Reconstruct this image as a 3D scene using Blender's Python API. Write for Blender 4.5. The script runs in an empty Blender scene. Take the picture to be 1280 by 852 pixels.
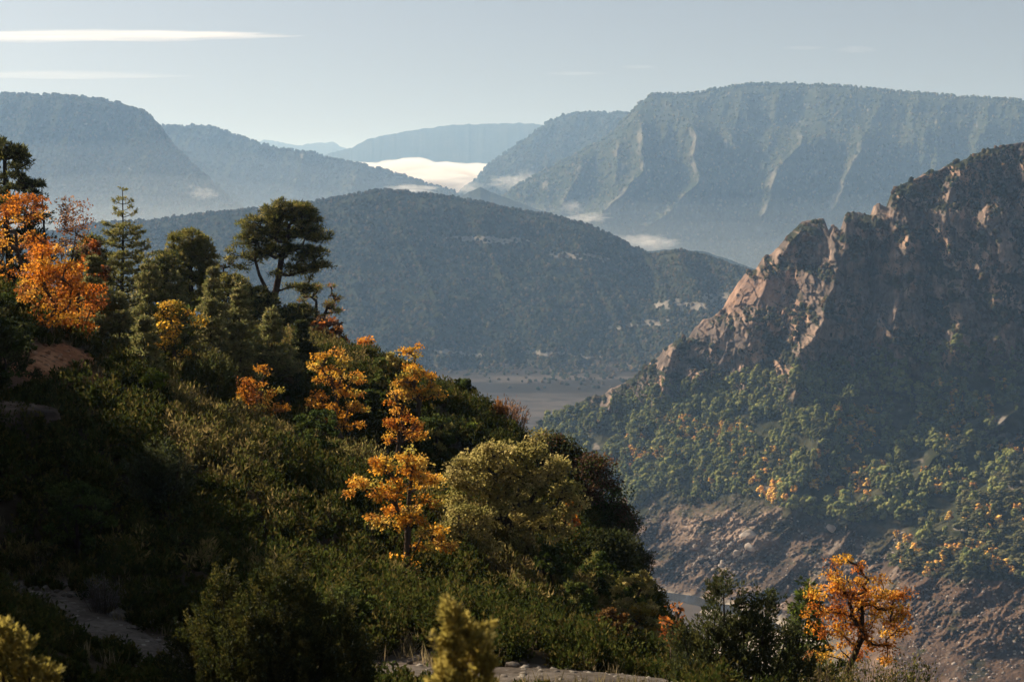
import bpy, math, random
import numpy as np
from mathutils import Vector

sc = bpy.context.scene
COL = sc.collection
R = math.radians

# ------------------------------------------------------------------ camera model
W0, H0, F, HOR = 1280.0, 852.0, 2133.0, 250.0
PITCH = math.atan((H0 / 2 - HOR) / F)
CP, SP = math.cos(PITCH), math.sin(PITCH)
SUN_AZ, SUN_EL = 60.0, 31.0        # degrees left of the view direction, above the horizon


def P(px, py, Y):
    """world point on the line of sight of a photo position, Y metres ahead of the camera"""
    px, py, Y = np.broadcast_arrays(np.asarray(px, float), np.asarray(py, float), np.asarray(Y, float))
    u = (px - W0 / 2) / F
    v = (H0 / 2 - py) / F
    y = CP + SP * v
    z = -SP + CP * v
    return np.stack([u / y * Y, Y, z / y * Y], -1)


# ------------------------------------------------------------------ noise
def _h(ix, iy, iz, seed):
    n = (ix.astype(np.int64) * 374761393 + iy.astype(np.int64) * 668265263 + iz.astype(np.int64) * 1440662683 + seed * 974711) & 0xFFFFFFFF
    n = ((n ^ (n >> 13)) * 1274126177) & 0xFFFFFFFF
    n = ((n ^ (n >> 16)) * 2246822519) & 0xFFFFFFFF
    return ((n ^ (n >> 15)) & 0xFFFFFF) / float(0x7FFFFF) - 1.0


def vn(x, y, z=0.0, seed=0):
    x, y, z = np.broadcast_arrays(np.asarray(x, float), np.asarray(y, float), np.asarray(z, float))
    fx, fy, fz = np.floor(x), np.floor(y), np.floor(z)
    ix, iy, iz = fx.astype(np.int64), fy.astype(np.int64), fz.astype(np.int64)
    a, b, c = x - fx, y - fy, z - fz
    a = a * a * a * (a * (a * 6 - 15) + 10)
    b = b * b * b * (b * (b * 6 - 15) + 10)
    c = c * c * c * (c * (c * 6 - 15) + 10)
    r = 0
    for dz, wz in ((0, 1 - c), (1, c)):
        for dy, wy in ((0, 1 - b), (1, b)):
            r = r + wz * wy * (_h(ix, iy + dy, iz + dz, seed) * (1 - a) + _h(ix + 1, iy + dy, iz + dz, seed) * a)
    return r


def fbm(x, y, z=0.0, octv=4, seed=0, gain=0.5):
    s, a, f, t = 0, 1.0, 1.0, 0
    for o in range(octv):
        s = s + a * vn(x * f, y * f, z * f, seed + o * 17)
        t += a
        a *= gain
        f *= 2.03
    return s / t


def ridged(x, y, z=0.0, octv=4, seed=0, gain=0.5):
    s, a, f, t = 0, 1.0, 1.0, 0
    for o in range(octv):
        s = s + a * (1 - 2 * np.abs(vn(x * f, y * f, z * f, seed + o * 17)))
        t += a
        a *= gain
        f *= 2.03
    return s / t


def sstep(a, b, x):
    t = np.clip((x - a) / (b - a), 0, 1)
    return t * t * (3 - 2 * t)


def lerpc(a, b, t):
    return np.asarray(a) * (1 - t[..., None]) + np.asarray(b) * t[..., None]


# ------------------------------------------------------------------ meshes
def mk(name, V, Fc, mat, col=None, parent=None, smooth=False, link=True):
    V = np.ascontiguousarray(V, np.float32).reshape(-1, 3)
    Fc = np.ascontiguousarray(Fc, np.int32)
    me = bpy.data.meshes.new(name)
    me.vertices.add(len(V))
    me.vertices.foreach_set('co', V.ravel())
    k = Fc.shape[1]
    me.loops.add(Fc.size)
    me.loops.foreach_set('vertex_index', Fc.ravel())
    me.polygons.add(len(Fc))
    me.polygons.foreach_set('loop_start', np.arange(0, Fc.size, k, dtype=np.int32))
    me.polygons.foreach_set('loop_total', np.full(len(Fc), k, np.int32))
    if smooth:
        me.polygons.foreach_set('use_smooth', np.ones(len(Fc), bool))
    me.update(calc_edges=True)
    if col is not None:
        at = me.attributes.new('col', 'FLOAT_COLOR', 'POINT')
        c = np.ones((len(V), 4), np.float32)
        c[:, :3] = np.clip(np.asarray(col, np.float32).reshape(-1, 3), 0, 1)
        at.data.foreach_set('color', c.ravel())
    me.materials.append(mat)
    if not link:
        return me
    o = bpy.data.objects.new(name, me)
    COL.objects.link(o)
    if parent is not None:
        o.parent = parent
    return o


def tag(o, label=None, cat=None, group=None, kind=None):
    for k, v in (('label', label), ('category', cat), ('group', group), ('kind', kind)):
        if v:
            o[k] = v
    return o


def grid_faces(m, n, off=0):
    i = np.arange(m * n).reshape(m, n) + off
    return np.stack([i[:-1, :-1], i[1:, :-1], i[1:, 1:], i[:-1, 1:]], -1).reshape(-1, 4)


class MB:
    def __init__(s):
        s.V, s.F, s.C, s.n = [], [], [], 0

    def add(s, V, Fc, C):
        V = np.asarray(V, float).reshape(-1, 3)
        s.V.append(V)
        s.F.append(np.asarray(Fc) + s.n)
        s.C.append(np.broadcast_to(np.asarray(C, float), V.shape))
        s.n += len(V)

    def arrays(s):
        return np.concatenate(s.V), np.concatenate(s.F), np.concatenate(s.C)

    def leaves(s, Cn, A, L, Wd, col, rng, fold=0.2, B=None):
        n = len(Cn)
        A = A / (np.linalg.norm(A, axis=1, keepdims=True) + 1e-9)
        if B is None:
            B = rng.normal(size=(n, 3))
        B = np.cross(A, B)
        B /= (np.linalg.norm(B, axis=1, keepdims=True) + 1e-9)
        N = np.cross(A, B)
        L = np.broadcast_to(L, (n,))[:, None]
        Wd = np.broadcast_to(Wd, (n,))[:, None]
        v0, v2 = Cn, Cn + A * L
        m = Cn + A * L * 0.45
        v1 = m + B * Wd * .5 + N * fold * Wd
        v3 = m - B * Wd * .5 + N * fold * Wd
        V = np.stack([v0, v1, v2, v3], 1).reshape(-1, 3)
        s.add(V, np.arange(4 * n).reshape(n, 4), np.repeat(np.broadcast_to(col, (n, 3)), 4, 0))

    def tube(s, p0, p1, r0, r1, col, k=5):
        p0, p1 = np.asarray(p0, float), np.asarray(p1, float)
        d = p1 - p0
        d = d / (np.linalg.norm(d) + 1e-9)
        a = np.cross(d, [0.31, 0.95, 0.05] if abs(d[1]) < .9 else [1, 0, 0])
        a /= np.linalg.norm(a)
        b = np.cross(d, a)
        t = np.arange(k) / k * 2 * math.pi
        ring = np.cos(t)[:, None] * a + np.sin(t)[:, None] * b
        V = np.concatenate([p0 + ring * r0, p1 + ring * r1])
        i = np.arange(k)
        j = (i + 1) % k
        s.add(V, np.stack([i, j, j + k, i + k], 1), col)

    def build(s, name, mat, parent=None, smooth=False):
        V, Fc, C = s.arrays()
        return mk(name, V, Fc, mat, C, parent, smooth)


# ------------------------------------------------------------------ materials
def newmat(name):
    m = bpy.data.materials.new(name)
    m.use_nodes = True
    nt = m.node_tree
    nt.nodes.clear()
    return m, nt, nt.nodes, nt.links


def leaf_mat(name, trans=0.45, vary=0.0, gloss=0.04):
    m, nt, N, L = newmat(name)
    out = N.new('ShaderNodeOutputMaterial')
    at = N.new('ShaderNodeAttribute')
    at.attribute_name = 'col'
    c = at.outputs['Color']
    if vary:
        oi = N.new('ShaderNodeObjectInfo')
        mr = N.new('ShaderNodeMapRange')
        mr.inputs['To Min'].default_value = 1 - vary
        mr.inputs['To Max'].default_value = 1 + vary
        L.new(oi.outputs['Random'], mr.inputs['Value'])
        mx = N.new('ShaderNodeVectorMath')
        mx.operation = 'SCALE'
        L.new(c, mx.inputs[0])
        L.new(mr.outputs[0], mx.inputs['Scale'])
        c = mx.outputs[0]
    d = N.new('ShaderNodeBsdfDiffuse')
    t = N.new('ShaderNodeBsdfTranslucent')
    mix = N.new('ShaderNodeMixShader')
    mix.inputs[0].default_value = trans
    L.new(c, d.inputs['Color'])
    L.new(c, t.inputs['Color'])
    L.new(d.outputs[0], mix.inputs[1])
    L.new(t.outputs[0], mix.inputs[2])
    last = mix.outputs[0]
    if gloss:
        g = N.new('ShaderNodeBsdfGlossy')
        g.inputs['Roughness'].default_value = 0.6
        g.inputs['Color'].default_value = (1, 1, 1, 1)
        m2 = N.new('ShaderNodeMixShader')
        m2.inputs[0].default_value = gloss
        L.new(last, m2.inputs[1])
        L.new(g.outputs[0], m2.inputs[2])
        last = m2.outputs[0]
    L.new(last, out.inputs['Surface'])
    return m


def earth_mat(name, scale, bump=0.5, dist=1.0, lo=0.65, hi=1.35, detail=8.0):
    """surface colour from the 'col' attribute broken up by fine noise, with bump"""
    m, nt, N, L = newmat(name)
    out = N.new('ShaderNodeOutputMaterial')
    at = N.new('ShaderNodeAttribute')
    at.attribute_name = 'col'
    tc = N.new('ShaderNodeTexCoord')
    no = N.new('ShaderNodeTexNoise')
    no.inputs['Scale'].default_value = scale
    no.inputs['Detail'].default_value = detail
    no.inputs['Roughness'].default_value = 0.65
    L.new(tc.outputs['Object'], no.inputs['Vector'])
    mr = N.new('ShaderNodeMapRange')
    mr.inputs['From Min'].default_value = 0.3
    mr.inputs['From Max'].default_value = 0.7
    mr.inputs['To Min'].default_value = lo
    mr.inputs['To Max'].default_value = hi
    L.new(no.outputs['Fac'], mr.inputs['Value'])
    mx = N.new('ShaderNodeVectorMath')
    mx.operation = 'SCALE'
    L.new(at.outputs['Color'], mx.inputs[0])
    L.new(mr.outputs[0], mx.inputs['Scale'])
    d = N.new('ShaderNodeBsdfDiffuse')
    d.inputs['Roughness'].default_value = 0.6
    L.new(mx.outputs[0], d.inputs['Color'])
    if bump:
        b = N.new('ShaderNodeBump')
        b.inputs['Strength'].default_value = bump
        b.inputs['Distance'].default_value = dist
        L.new(no.outputs['Fac'], b.inputs['Height'])
        L.new(b.outputs[0], d.inputs['Normal'])
    L.new(d.outputs[0], out.inputs['Surface'])
    return m


M_LEAF = leaf_mat('autumn_leaves', 0.5, 0, 0.015)
M_NEEDLE = leaf_mat('evergreen_needles', 0.5, 0, 0.01)
M_SCRUB = leaf_mat('scrub_leaves', 0.48, 0, 0)
M_FAR = leaf_mat('distant_foliage', 0.2, 0.3, 0)
M_WOOD = earth_mat('bark', 9.0, 0.5, 0.03)
M_ROCK = earth_mat('limestone', 3.0, 0.8, 0.08)
M_SLOPE = earth_mat('hillside_soil', 3.0, 0.7, 0.06)
M_PATH = earth_mat('gravel_path', 6.0, 0.8, 0.05, 0.6, 1.4)
M_CLIFF = earth_mat('cliff_face', 0.11, 0.9, 3.0, 0.55, 1.45)
M_HILL = earth_mat('wooded_hill', 0.06, 0.8, 4.0, 0.6, 1.4)
M_MOUNT = earth_mat('far_mountain', 0.03, 0.8, 8.0, 0.7, 1.3)
M_GROUND = earth_mat('valley_ground', 0.01, 0.4, 3.0, 0.75, 1.25)
M_BOULDER = earth_mat('boulder_stone', 0.5, 0.6, 0.5)

# ------------------------------------------------------------------ near hillside (height field)
ctrl = [(0, 0, -1.6), (-6, 0, -.8), (6, 0, -2.6), (0, 6, -3.9), (0, 12, -5.8), (-6, 10, -4.6), (8, 12, -7.2), (0, 20, -7.4),
        (-8, 20, -6.8), (8, 22, -8.9), (-14, 12, -2.5), (0, -10, 1.0), (-20, -10, 6), (14, -10, -1), (16, 12, -9.5),
        (10, 31, -11.2), (16, 32, -15), (14, 42, -19), (6.5, 46, -14.6), (10, 50, -19), (12, 60, -27), (12, 75, -34), (22, 50, -32), (24, 25, -17),
        (30, 70, -52), (30, 40, -34), (30, 5, -18), (40, 100, -78), (10, 100, -40), (-5, 110, -34), (-20, 110, -24), (0, 135, -52), (-30, 135, -32),
        (30, 135, -85), (-50, 135, -14),
        (-16, 30, 0), (-21, 38, 4.6), (-25, 42, 6.2), (-25, 47, 6.5), (-36, 44, 11), (-31, 58, 1.2), (-42, 70, 1), (-24, 24, 4.5), (-45, 22, 11), (-18, 16, 0.5),  # out-of-view hump on the left, raised to shade the lower slope
        (-42, 0, 9), (-40, 92, -1.5), (-30, 80, -2), (-60, 60, 7), (-60, 110, 0), (-60, 0, 14)]
pc = [(-60, 735, 37), (100, 772, 33), (170, 800, 31), (400, 830, 29), (720, 829, 28), (850, 832, 28.5),
      (40, 690, 37), (200, 690, 36), (400, 740, 33.5), (600, 762, 32.5), (100, 600, 41), (250, 560, 45), (90, 510, 45), (400, 640, 43), (500, 700, 41),
      (620, 695, 46), (700, 760, 40), (780, 800, 36.5), (300, 510, 55), (400, 525, 62), (500, 575, 62), (600, 630, 57), (700, 665, 54),
      (0, 360, 70), (100, 378, 74), (200, 392, 80), (340, 408, 88), (430, 434, 88), (500, 467, 84), (560, 495, 80), (650, 540, 74), (720, 588, 67),
      (765, 662, 58), (800, 738, 49), (838, 797, 41), (40, 458, 48), (115, 440, 54), (-60, 468, 46),
      (1070, 852, 36), (920, 850, 31), (1200, 856, 34)]
_cp = np.array(ctrl + [tuple(P(*q) - np.array([0, 0, 0.25 if i < 6 else .55 if i < 23 else .1 if q[0] in (40, 115, -60) else 1.1])) for i, q in enumerate(pc)])


def _k(r):
    return r * r * np.log(r + 1e-6)


_n = len(_cp)
_d = np.linalg.norm(_cp[:, None, :2] - _cp[None, :, :2], axis=2) / 20.0
_A = np.zeros((_n + 3, _n + 3))
_A[:_n, :_n] = _k(_d) + np.eye(_n) * 0.004
_A[:_n, _n] = 1
_A[:_n, _n + 1:] = _cp[:, :2] / 20
_A[_n:, :_n] = _A[:_n, _n:].T
_w = np.linalg.solve(_A, np.concatenate([_cp[:, 2], np.zeros(3)]))


def gz0(x, y):
    x, y = np.broadcast_arrays(np.asarray(x, float), np.asarray(y, float))
    sh = x.shape
    x, y = x.ravel(), y.ravel()
    o = np.empty(len(x))
    for i in range(0, len(x), 20000):
        a, b = x[i:i + 20000], y[i:i + 20000]
        r = np.hypot(a[:, None] - _cp[None, :, 0], b[:, None] - _cp[None, :, 1]) / 20
        o[i:i + 20000] = _k(r) @ _w[:_n] + _w[_n] + (_w[_n + 1] * a + _w[_n + 2] * b) / 20
    return o.reshape(sh)


def polyline(pts, step=0.3):
    pts = np.array(pts, float)
    t = np.concatenate([[0], np.cumsum(np.linalg.norm(np.diff(pts, axis=0), axis=1))])
    s = np.linspace(0, t[-1], int(t[-1] / step) + 2)
    q = np.stack([np.interp(s, t, pts[:, i]) for i in range(pts.shape[1])], 1)
    for _ in range(12):
        q[1:-1] = (q[:-2] + 2 * q[1:-1] + q[2:]) / 4
    return q


PATHS = []
for pts, hw in (([(-120, 728, 38), (0, 742, 35.5), (100, 772, 33), (170, 800, 31), (300, 822, 29.6), (450, 834, 28.8), (620, 832, 28.2), (720, 829, 28.2), (800, 828, 28.4), (950, 845, 29.5)], 1.0),
                ([(20, 462, 47.5), (52, 456, 48.5), (80, 449, 50.5), (108, 442, 53)], 0.6)):
    PATHS.append((polyline([tuple(P(*q)[:2]) for q in pts]), hw))


def path_dist(x, y):
    x, y = np.broadcast_arrays(np.asarray(x, float), np.asarray(y, float))
    sh = x.shape
    x, y = x.ravel(), y.ravel()
    o = np.full(len(x), 1e9)
    for q, hw in PATHS:
        for i in range(0, len(x), 40000):
            dd = np.min(np.hypot(x[i:i + 40000, None] - q[None, ::2, 0], y[i:i + 40000, None] - q[None, ::2, 1]), axis=1) - hw
            o[i:i + 40000] = np.minimum(o[i:i + 40000], dd)
    return o.reshape(sh)


def gz(x, y, pd=None):
    if pd is None:
        pd = path_dist(x, y)
    z = gz0(x, y)
    amp = sstep(0.0, 2.0, pd)
    return z + amp * (0.32 * fbm(np.asarray(x) / 4.5, np.asarray(y) / 4.5, 0, 4, 5) + 0.10 * vn(np.asarray(x) * 2.1, np.asarray(y) * 2.1, 0, 9))


xs = np.concatenate([np.linspace(-75, -32, 44)[:-1], np.linspace(-32, 16, 240), np.linspace(16, 45, 40)[1:]])
ys = np.concatenate([np.linspace(-14, 14, 40)[:-1], np.linspace(14, 92, 360), np.linspace(92, 150, 50)[1:]])
GX, GY = np.meshgrid(xs, ys)
PD = path_dist(GX, GY)
GZ = gz(GX, GY, PD)
nz = fbm(GX / 3, GY / 3, 0, 3, 21)
col = lerpc((.035, .028, .018), (.065, .050, .032), sstep(-.5, .5, nz))
gravel = sstep(1.0, 0.1, PD + .9 * nz)
col = lerpc(col, np.broadcast_to((.16, .13, .105), col.shape), gravel)
redz = sstep(2.0, 0.2, np.hypot(GX + 13, GY - 51) - 3)
col = lerpc(col, np.broadcast_to((.24, .12, .065), col.shape), redz * gravel)
o = mk('hillside', np.stack([GX, GY, GZ], -1), grid_faces(*GX.shape)[:, ::-1], M_SLOPE, col, smooth=True)
tag(o, kind='structure')


def frames(q):
    t = np.gradient(q, axis=0)
    t /= np.linalg.norm(t, axis=1, keepdims=True)
    return np.stack([t[:, 1], -t[:, 0]], 1)


for k, (q, hw) in enumerate(PATHS):
    nrm = frames(q)
    u = np.linspace(-1, 1, 15)
    wob = 1 + .25 * vn(np.arange(len(q)) * .35, 3.3, 0, 31 + k)[:, None]
    xy = q[:, None, :] + nrm[:, None, :] * (u[None, :, None] * hw * wob[:, :, None])
    z = gz0(xy[..., 0], xy[..., 1]) + 0.05 - 0.09 * np.abs(u[None, :]) ** 6 + .018 * vn(xy[..., 0] * 4, xy[..., 1] * 4, 0, 77)
    c1, c2 = ((.11, .092, .076), (.19, .165, .14)) if k == 0 else ((.26, .12, .06), (.42, .22, .12))
    cc = lerpc(c1, c2, sstep(-.5, .6, fbm(xy[..., 0] * .9, xy[..., 1] * .9, 0, 4, 55)))
    o = mk('footpath', np.concatenate([xy, z[..., None]], -1), grid_faces(*z.shape), M_PATH, cc, smooth=True)
    tag(o, kind='structure')


# ------------------------------------------------------------------ plants
def palette(rng, cols, n, jit=0.25):
    c = np.array(cols)[rng.integers(0, len(cols), n)]
    return c * (1 + jit * rng.uniform(-1, 1, (n, 1)))


BARK = (.085, .065, .05)
BARK_DARK = (.045, .035, .028)


def skeleton(mb, trunk, clumps, r0, rng, col, sag=0.0, tip=None):
    """limbs that grow from the trunk polyline to every clump; radius follows the load"""
    nodes = [np.array(p, float) for p in trunk]
    par = [-1] + list(range(len(trunk) - 1))
    ax = np.array(trunk)
    order = np.argsort([np.min(np.linalg.norm(ax - c, axis=1)) for c in clumps])
    for i in order:
        c = np.asarray(clumps[i])
        A = np.array(nodes)
        dist = np.linalg.norm(A - c, axis=1) * np.where(A[:, 2] > c[2] - .02, 1.9, 1.0)
        dist[0] += 1e3
        j = int(np.argmin(dist))
        p = nodes[j]
        L = np.linalg.norm(c - p)
        a = j
        for t in ((.35, .7) if L > .5 else (.5,)):
            m = p + (c - p) * t + rng.normal(size=3) * .07 * L + np.array([0, 0, -sag * L * math.sin(math.pi * t)])
            nodes.append(m)
            par.append(a)
            a = len(nodes) - 1
        nodes.append(c)
        par.append(a)
    n = len(nodes)
    w = np.zeros(n)
    isl = np.ones(n, bool)
    for i in range(n):
        if par[i] >= 0:
            isl[par[i]] = False
    w[isl] = 1
    for i in range(n - 1, 0, -1):
        w[par[i]] += w[i]
    rad = r0 * (w / w[0]) ** 0.45
    if tip:
        rad = np.maximum(rad, tip)
    for i in range(1, n):
        mb.tube(nodes[par[i]], nodes[i], rad[par[i]] if par[i] != 0 else r0, rad[i], col)


def env_clumps(rng, H, W, n, base, um=0.55, seed=0, inner=0.35):
    out = []
    while len(out) < n:
        u = rng.uniform(base, 1)
        e = 1 - ((u - um) / (1.02 - um if u > um else um - base + .12)) ** 2
        if e <= 0:
            continue
        th = rng.uniform(0, 2 * math.pi)
        r = W / 2 * math.sqrt(e) * (inner + (1 - inner) * rng.uniform() ** .5)
        r *= 0.72 + .42 * float(vn(math.cos(th) * 1.4 + seed, math.sin(th) * 1.4, u * 4, 3))
        out.append((r * math.cos(th), r * math.sin(th), u * H))
    return np.array(out)


def leaf_cloud(mb, rng, clumps, per, cr, leaf, cols, flat=.55, jit=.38, cjit=.2, out=0.5):
    n = len(clumps)
    s = np.clip(rng.normal(1, .3, n), .5, 1.6)
    idx = np.repeat(np.arange(n), (per * s).astype(int))
    m = len(idx)
    d = rng.normal(size=(m, 3))
    d /= np.linalg.norm(d, axis=1, keepdims=True)
    rr = rng.uniform(0, 1, (m, 1)) ** .5 * cr * s[idx][:, None]
    pos = np.asarray(clumps)[idx] + d * rr * np.array([1, 1, flat])
    A = d * out + rng.normal(size=(m, 3)) * .6 + np.array([0, 0, -.15])
    c = palette(rng, cols, n, cjit)[idx] * (1 + jit * rng.uniform(-1, 1, (m, 1)))
    mb.leaves(pos, A, leaf * rng.uniform(.7, 1.3, m), leaf * .75 * rng.uniform(.7, 1.2, m), c, rng)


def trunkline(rng, H, frac, lean=(0, 0), k=5, wob=.03):
    t = np.linspace(0, 1, k)
    p = np.stack([lean[0] * t ** 1.3, lean[1] * t ** 1.3, t * H * frac], 1)
    p[1:] += rng.normal(size=(k - 1, 3)) * wob * H * np.array([1, 1, .2])
    p[0, 2] = -.25
    return p


def gen_broadleaf(rng, H, W, pal, leaf=.13, n=70, per=55, base=.22, um=.55, clumps=None, lean=(0, 0), cr=None, r0=None, bark=BARK, trans=True, flat=.55, tfrac=.72):
    wood, crown = MB(), MB()
    if clumps is None:
        clumps = env_clumps(rng, H, W, n, base, um, rng.uniform(0, 50))
    cr = cr or 0.42 * (W * W * H / 8 / max(n, 1) * 6) ** (1 / 3) * .75
    skeleton(wood, trunkline(rng, H, tfrac, lean), clumps, r0 or (.022 * H + .02), rng, bark, tip=.008)
    leaf_cloud(crown, rng, clumps, per, cr, leaf, pal, flat)
    return wood, crown


def tufts(mb, rng, pos, up, n, L, w, cols, spread=1.0, jit=.3):
    """bunches of needles"""
    m = len(pos)
    idx = np.repeat(np.arange(m), n)
    d = rng.normal(size=(m * n, 3)) * spread + np.asarray(up)[idx] * 1.0
    d /= np.linalg.norm(d, axis=1, keepdims=True)
    c = palette(rng, cols, m, .25)[idx] * (1 + jit * rng.uniform(-1, 1, (m * n, 1)))
    mb.leaves(np.asarray(pos)[idx] + d * .02, d, L * rng.uniform(.7, 1.25, m * n), w, c, rng, 0.0)


def gen_pine(rng, H, W, pal, clumps=None, n=70, base=.35, um=.68, cr=.38, per=14, lean=(0, 0), r0=None, tfrac=.75, nl=.2, nw=.045, bark=BARK_DARK, trunk=None, nd=9):
    wood, crown = MB(), MB()
    if clumps is None:
        clumps = env_clumps(rng, H, W, n, base, um, rng.uniform(0, 50), .45)
    tl = trunk if trunk is not None else trunkline(rng, H, tfrac, lean, 6, .015)
    skeleton(wood, tl, clumps, r0 or .022 * H + .03, rng, bark, sag=.05, tip=.012)
    k = len(clumps)
    idx = np.repeat(np.arange(k), per)
    d = rng.normal(size=(len(idx), 3))
    d /= np.linalg.norm(d, axis=1, keepdims=True)
    d[:, 2] = np.abs(d[:, 2]) * .9 - .25
    pos = np.asarray(clumps)[idx] + d * np.array([1, 1, .6]) * cr * rng.uniform(.3, 1, (len(idx), 1))
    tufts(crown, rng, pos, d * .6 + np.array([0, 0, .5]), nd, nl, nw, pal)
    return wood, crown


def gen_fir(rng, H, W, pal, sparse_top=0.0, base=.08, dens=1.0, bark=BARK_DARK):
    wood, crown = MB(), MB()
    top = np.array([rng.normal() * .02 * H, rng.normal() * .02 * H, H])
    tl = [np.array([0, 0, -.3])] + [top * t + rng.normal(size=3) * .006 * H * np.array([1, 1, 0]) for t in (.25, .5, .75, 1)]
    for a, b, ra, rb in zip(tl[:-1], tl[1:], (.022, .017, .011, .006), (.017, .011, .006, .002)):
        wood.tube(a, b, ra * H, rb * H + .004, bark, 6)
    nw = int(7 + H * 1.7)
    for i in range(nw):
        u = base + (1 - base) * (i + rng.uniform(0, .6)) / nw
        bare = u > 1 - sparse_top
        L0 = W / 2 * ((1 - u) ** .95 + .03) * (1.0 if not bare else 1.15)
        nb = int(rng.integers(4, 7)) if not bare else int(rng.integers(2, 4))
        th0 = rng.uniform(0, 6.28)
        for j in range(nb):
            th = th0 + j * 6.28 / nb + rng.normal() * .25
            L = L0 * rng.uniform(.55, 1.15)
            dr = np.array([math.cos(th), math.sin(th), 0])
            p0 = top * u
            rise = rng.uniform(-.05, .30) + (.2 if u > .7 else 0)
            p1 = p0 + dr * L * .6 + np.array([0, 0, rise * L * .6])
            p2 = p0 + dr * L + np.array([0, 0, (rise + .12) * L])
            rb = .012 * L + .006
            wood.tube(p0, p1, rb * 1.5, rb, bark, 4)
            wood.tube(p1, p2, rb, rb * .4, bark, 4)
            m = int((8 + 30 * L) * dens * (.5 if bare else 1))
            t = rng.uniform(.25 if not bare else .5, 1.05, m) ** .8
            ax = p0 + (p1 - p0) * np.minimum(t, .6)[:, None] / .6 + (p2 - p1) * np.clip((t - .6) / .4, 0, 1.1)[:, None]
            side = np.cross(dr, [0, 0, 1])
            off = rng.normal(size=m) * (.24 * L * (1.1 - t) + .05)
            pos = ax + side * off[:, None] + rng.normal(size=(m, 3)) * .035
            up = dr * .5 + side * np.sign(off)[:, None] * .7 + np.array([0, 0, .35])
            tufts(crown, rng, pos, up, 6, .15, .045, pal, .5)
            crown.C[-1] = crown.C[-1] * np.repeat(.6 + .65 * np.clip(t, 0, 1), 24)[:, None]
    return wood, crown


def gen_juniper(rng, H, W, pal, spires, n=260, leaf=.075, stem=True, plume=.42, per=46):
    """dense upright bush: flame-shaped plumes on the shells of several spires (x, y, radius, height)"""
    wood, crown = MB(), MB()
    for (sx, sy, sr, sh) in spires:
        wood.tube((sx * .25, sy * .25, -.2), (sx * .8, sy * .8, sh * .45), .05, .03, BARK_DARK)
        wood.tube((sx * .8, sy * .8, sh * .45), (sx, sy, sh * .9), .03, .008, BARK_DARK)
        k = max(12, int(n * (sr * sh) / sum(a[2] * a[3] for a in spires)))
        u = rng.uniform(0.02, 1, k) ** .9
        th = rng.uniform(0, 6.283, k)
        env = sr * np.sin(np.pi * np.clip(.16 + .84 * u, 0, 1)) ** .7 * (1 - .15 * u)
        rr = env * rng.uniform(.5, 1.0, k) ** .5
        base = np.stack([sx * (.5 + .5 * u) + rr * np.cos(th), sy * (.5 + .5 * u) + rr * np.sin(th), u * (sh - plume * .6)], 1)
        ax = np.stack([np.cos(th) * .42, np.sin(th) * .42, np.full(k, 1.0)], 1) + rng.normal(size=(k, 3)) * .16
        ax /= np.linalg.norm(ax, axis=1, keepdims=True)
        pl = plume * rng.uniform(.55, 1.25, k)
        idx = np.repeat(np.arange(k), per)
        t = rng.uniform(0, 1, len(idx))
        rad = .22 * pl[idx] * np.sin(np.pi * (.12 + .86 * t)) ** .8
        q = rng.normal(size=(len(idx), 3))
        q -= ax[idx] * np.sum(q * ax[idx], axis=1, keepdims=True)
        q /= np.linalg.norm(q, axis=1, keepdims=True) + 1e-6
        pos = base[idx] + ax[idx] * (t * pl[idx])[:, None] + q * (rad * rng.uniform(.3, 1, len(idx)))[:, None]
        A = ax[idx] + q * .7 + rng.normal(size=q.shape) * .25
        c = palette(rng, pal, k, .3)[idx] * (1 + .3 * rng.uniform(-1, 1, (len(idx), 1)))
        crown.leaves(pos, A, leaf * rng.uniform(.7, 1.3, len(idx)), leaf * .45, c, rng)
    return wood, crown


def spray_bush(rng, H, W, pal, stems=22, per=14, leaf=.09, wr=.3, upright=.8, mb=None, wood=None, org=(0, 0, 0), woodcol=BARK):
    """low bush of leafy stems; adds to mb / wood"""
    mb = mb or MB()
    org = np.asarray(org, float)
    th = rng.uniform(0, 6.283, stems)
    rr = np.sqrt(rng.uniform(0, 1, stems))
    tipx = rr * W / 2
    hh = H * (1 - .45 * rr ** 2) * rng.uniform(.75, 1.1, stems)
    tip = np.stack([tipx * np.cos(th), tipx * np.sin(th), hh], 1)
    base = tip * np.array([1 - upright * .75, 1 - upright * .75, 0])
    idx = np.repeat(np.arange(stems), per)
    t = rng.uniform(.15, 1, len(idx)) ** .75
    pos = base[idx] + (tip - base)[idx] * t[:, None] + rng.normal(size=(len(idx), 3)) * .05 * W * np.array([1, 1, .5])
    A = (tip - base)[idx] / H + rng.normal(size=(len(idx), 3)) * .5
    c = palette(rng, pal, stems, .25)[idx] * (1 + .3 * rng.uniform(-1, 1, (len(idx), 1)))
    mb.leaves(org + pos, A, leaf * rng.uniform(.7, 1.4, len(idx)), leaf * wr, c, rng)
    if wood is not None:
        for i in range(stems):
            wood.tube(org + base[i] - np.array([0, 0, .1]), org + base[i] + (tip - base)[i] * .9, .012, .004, woodcol, 3)
    return mb


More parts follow.
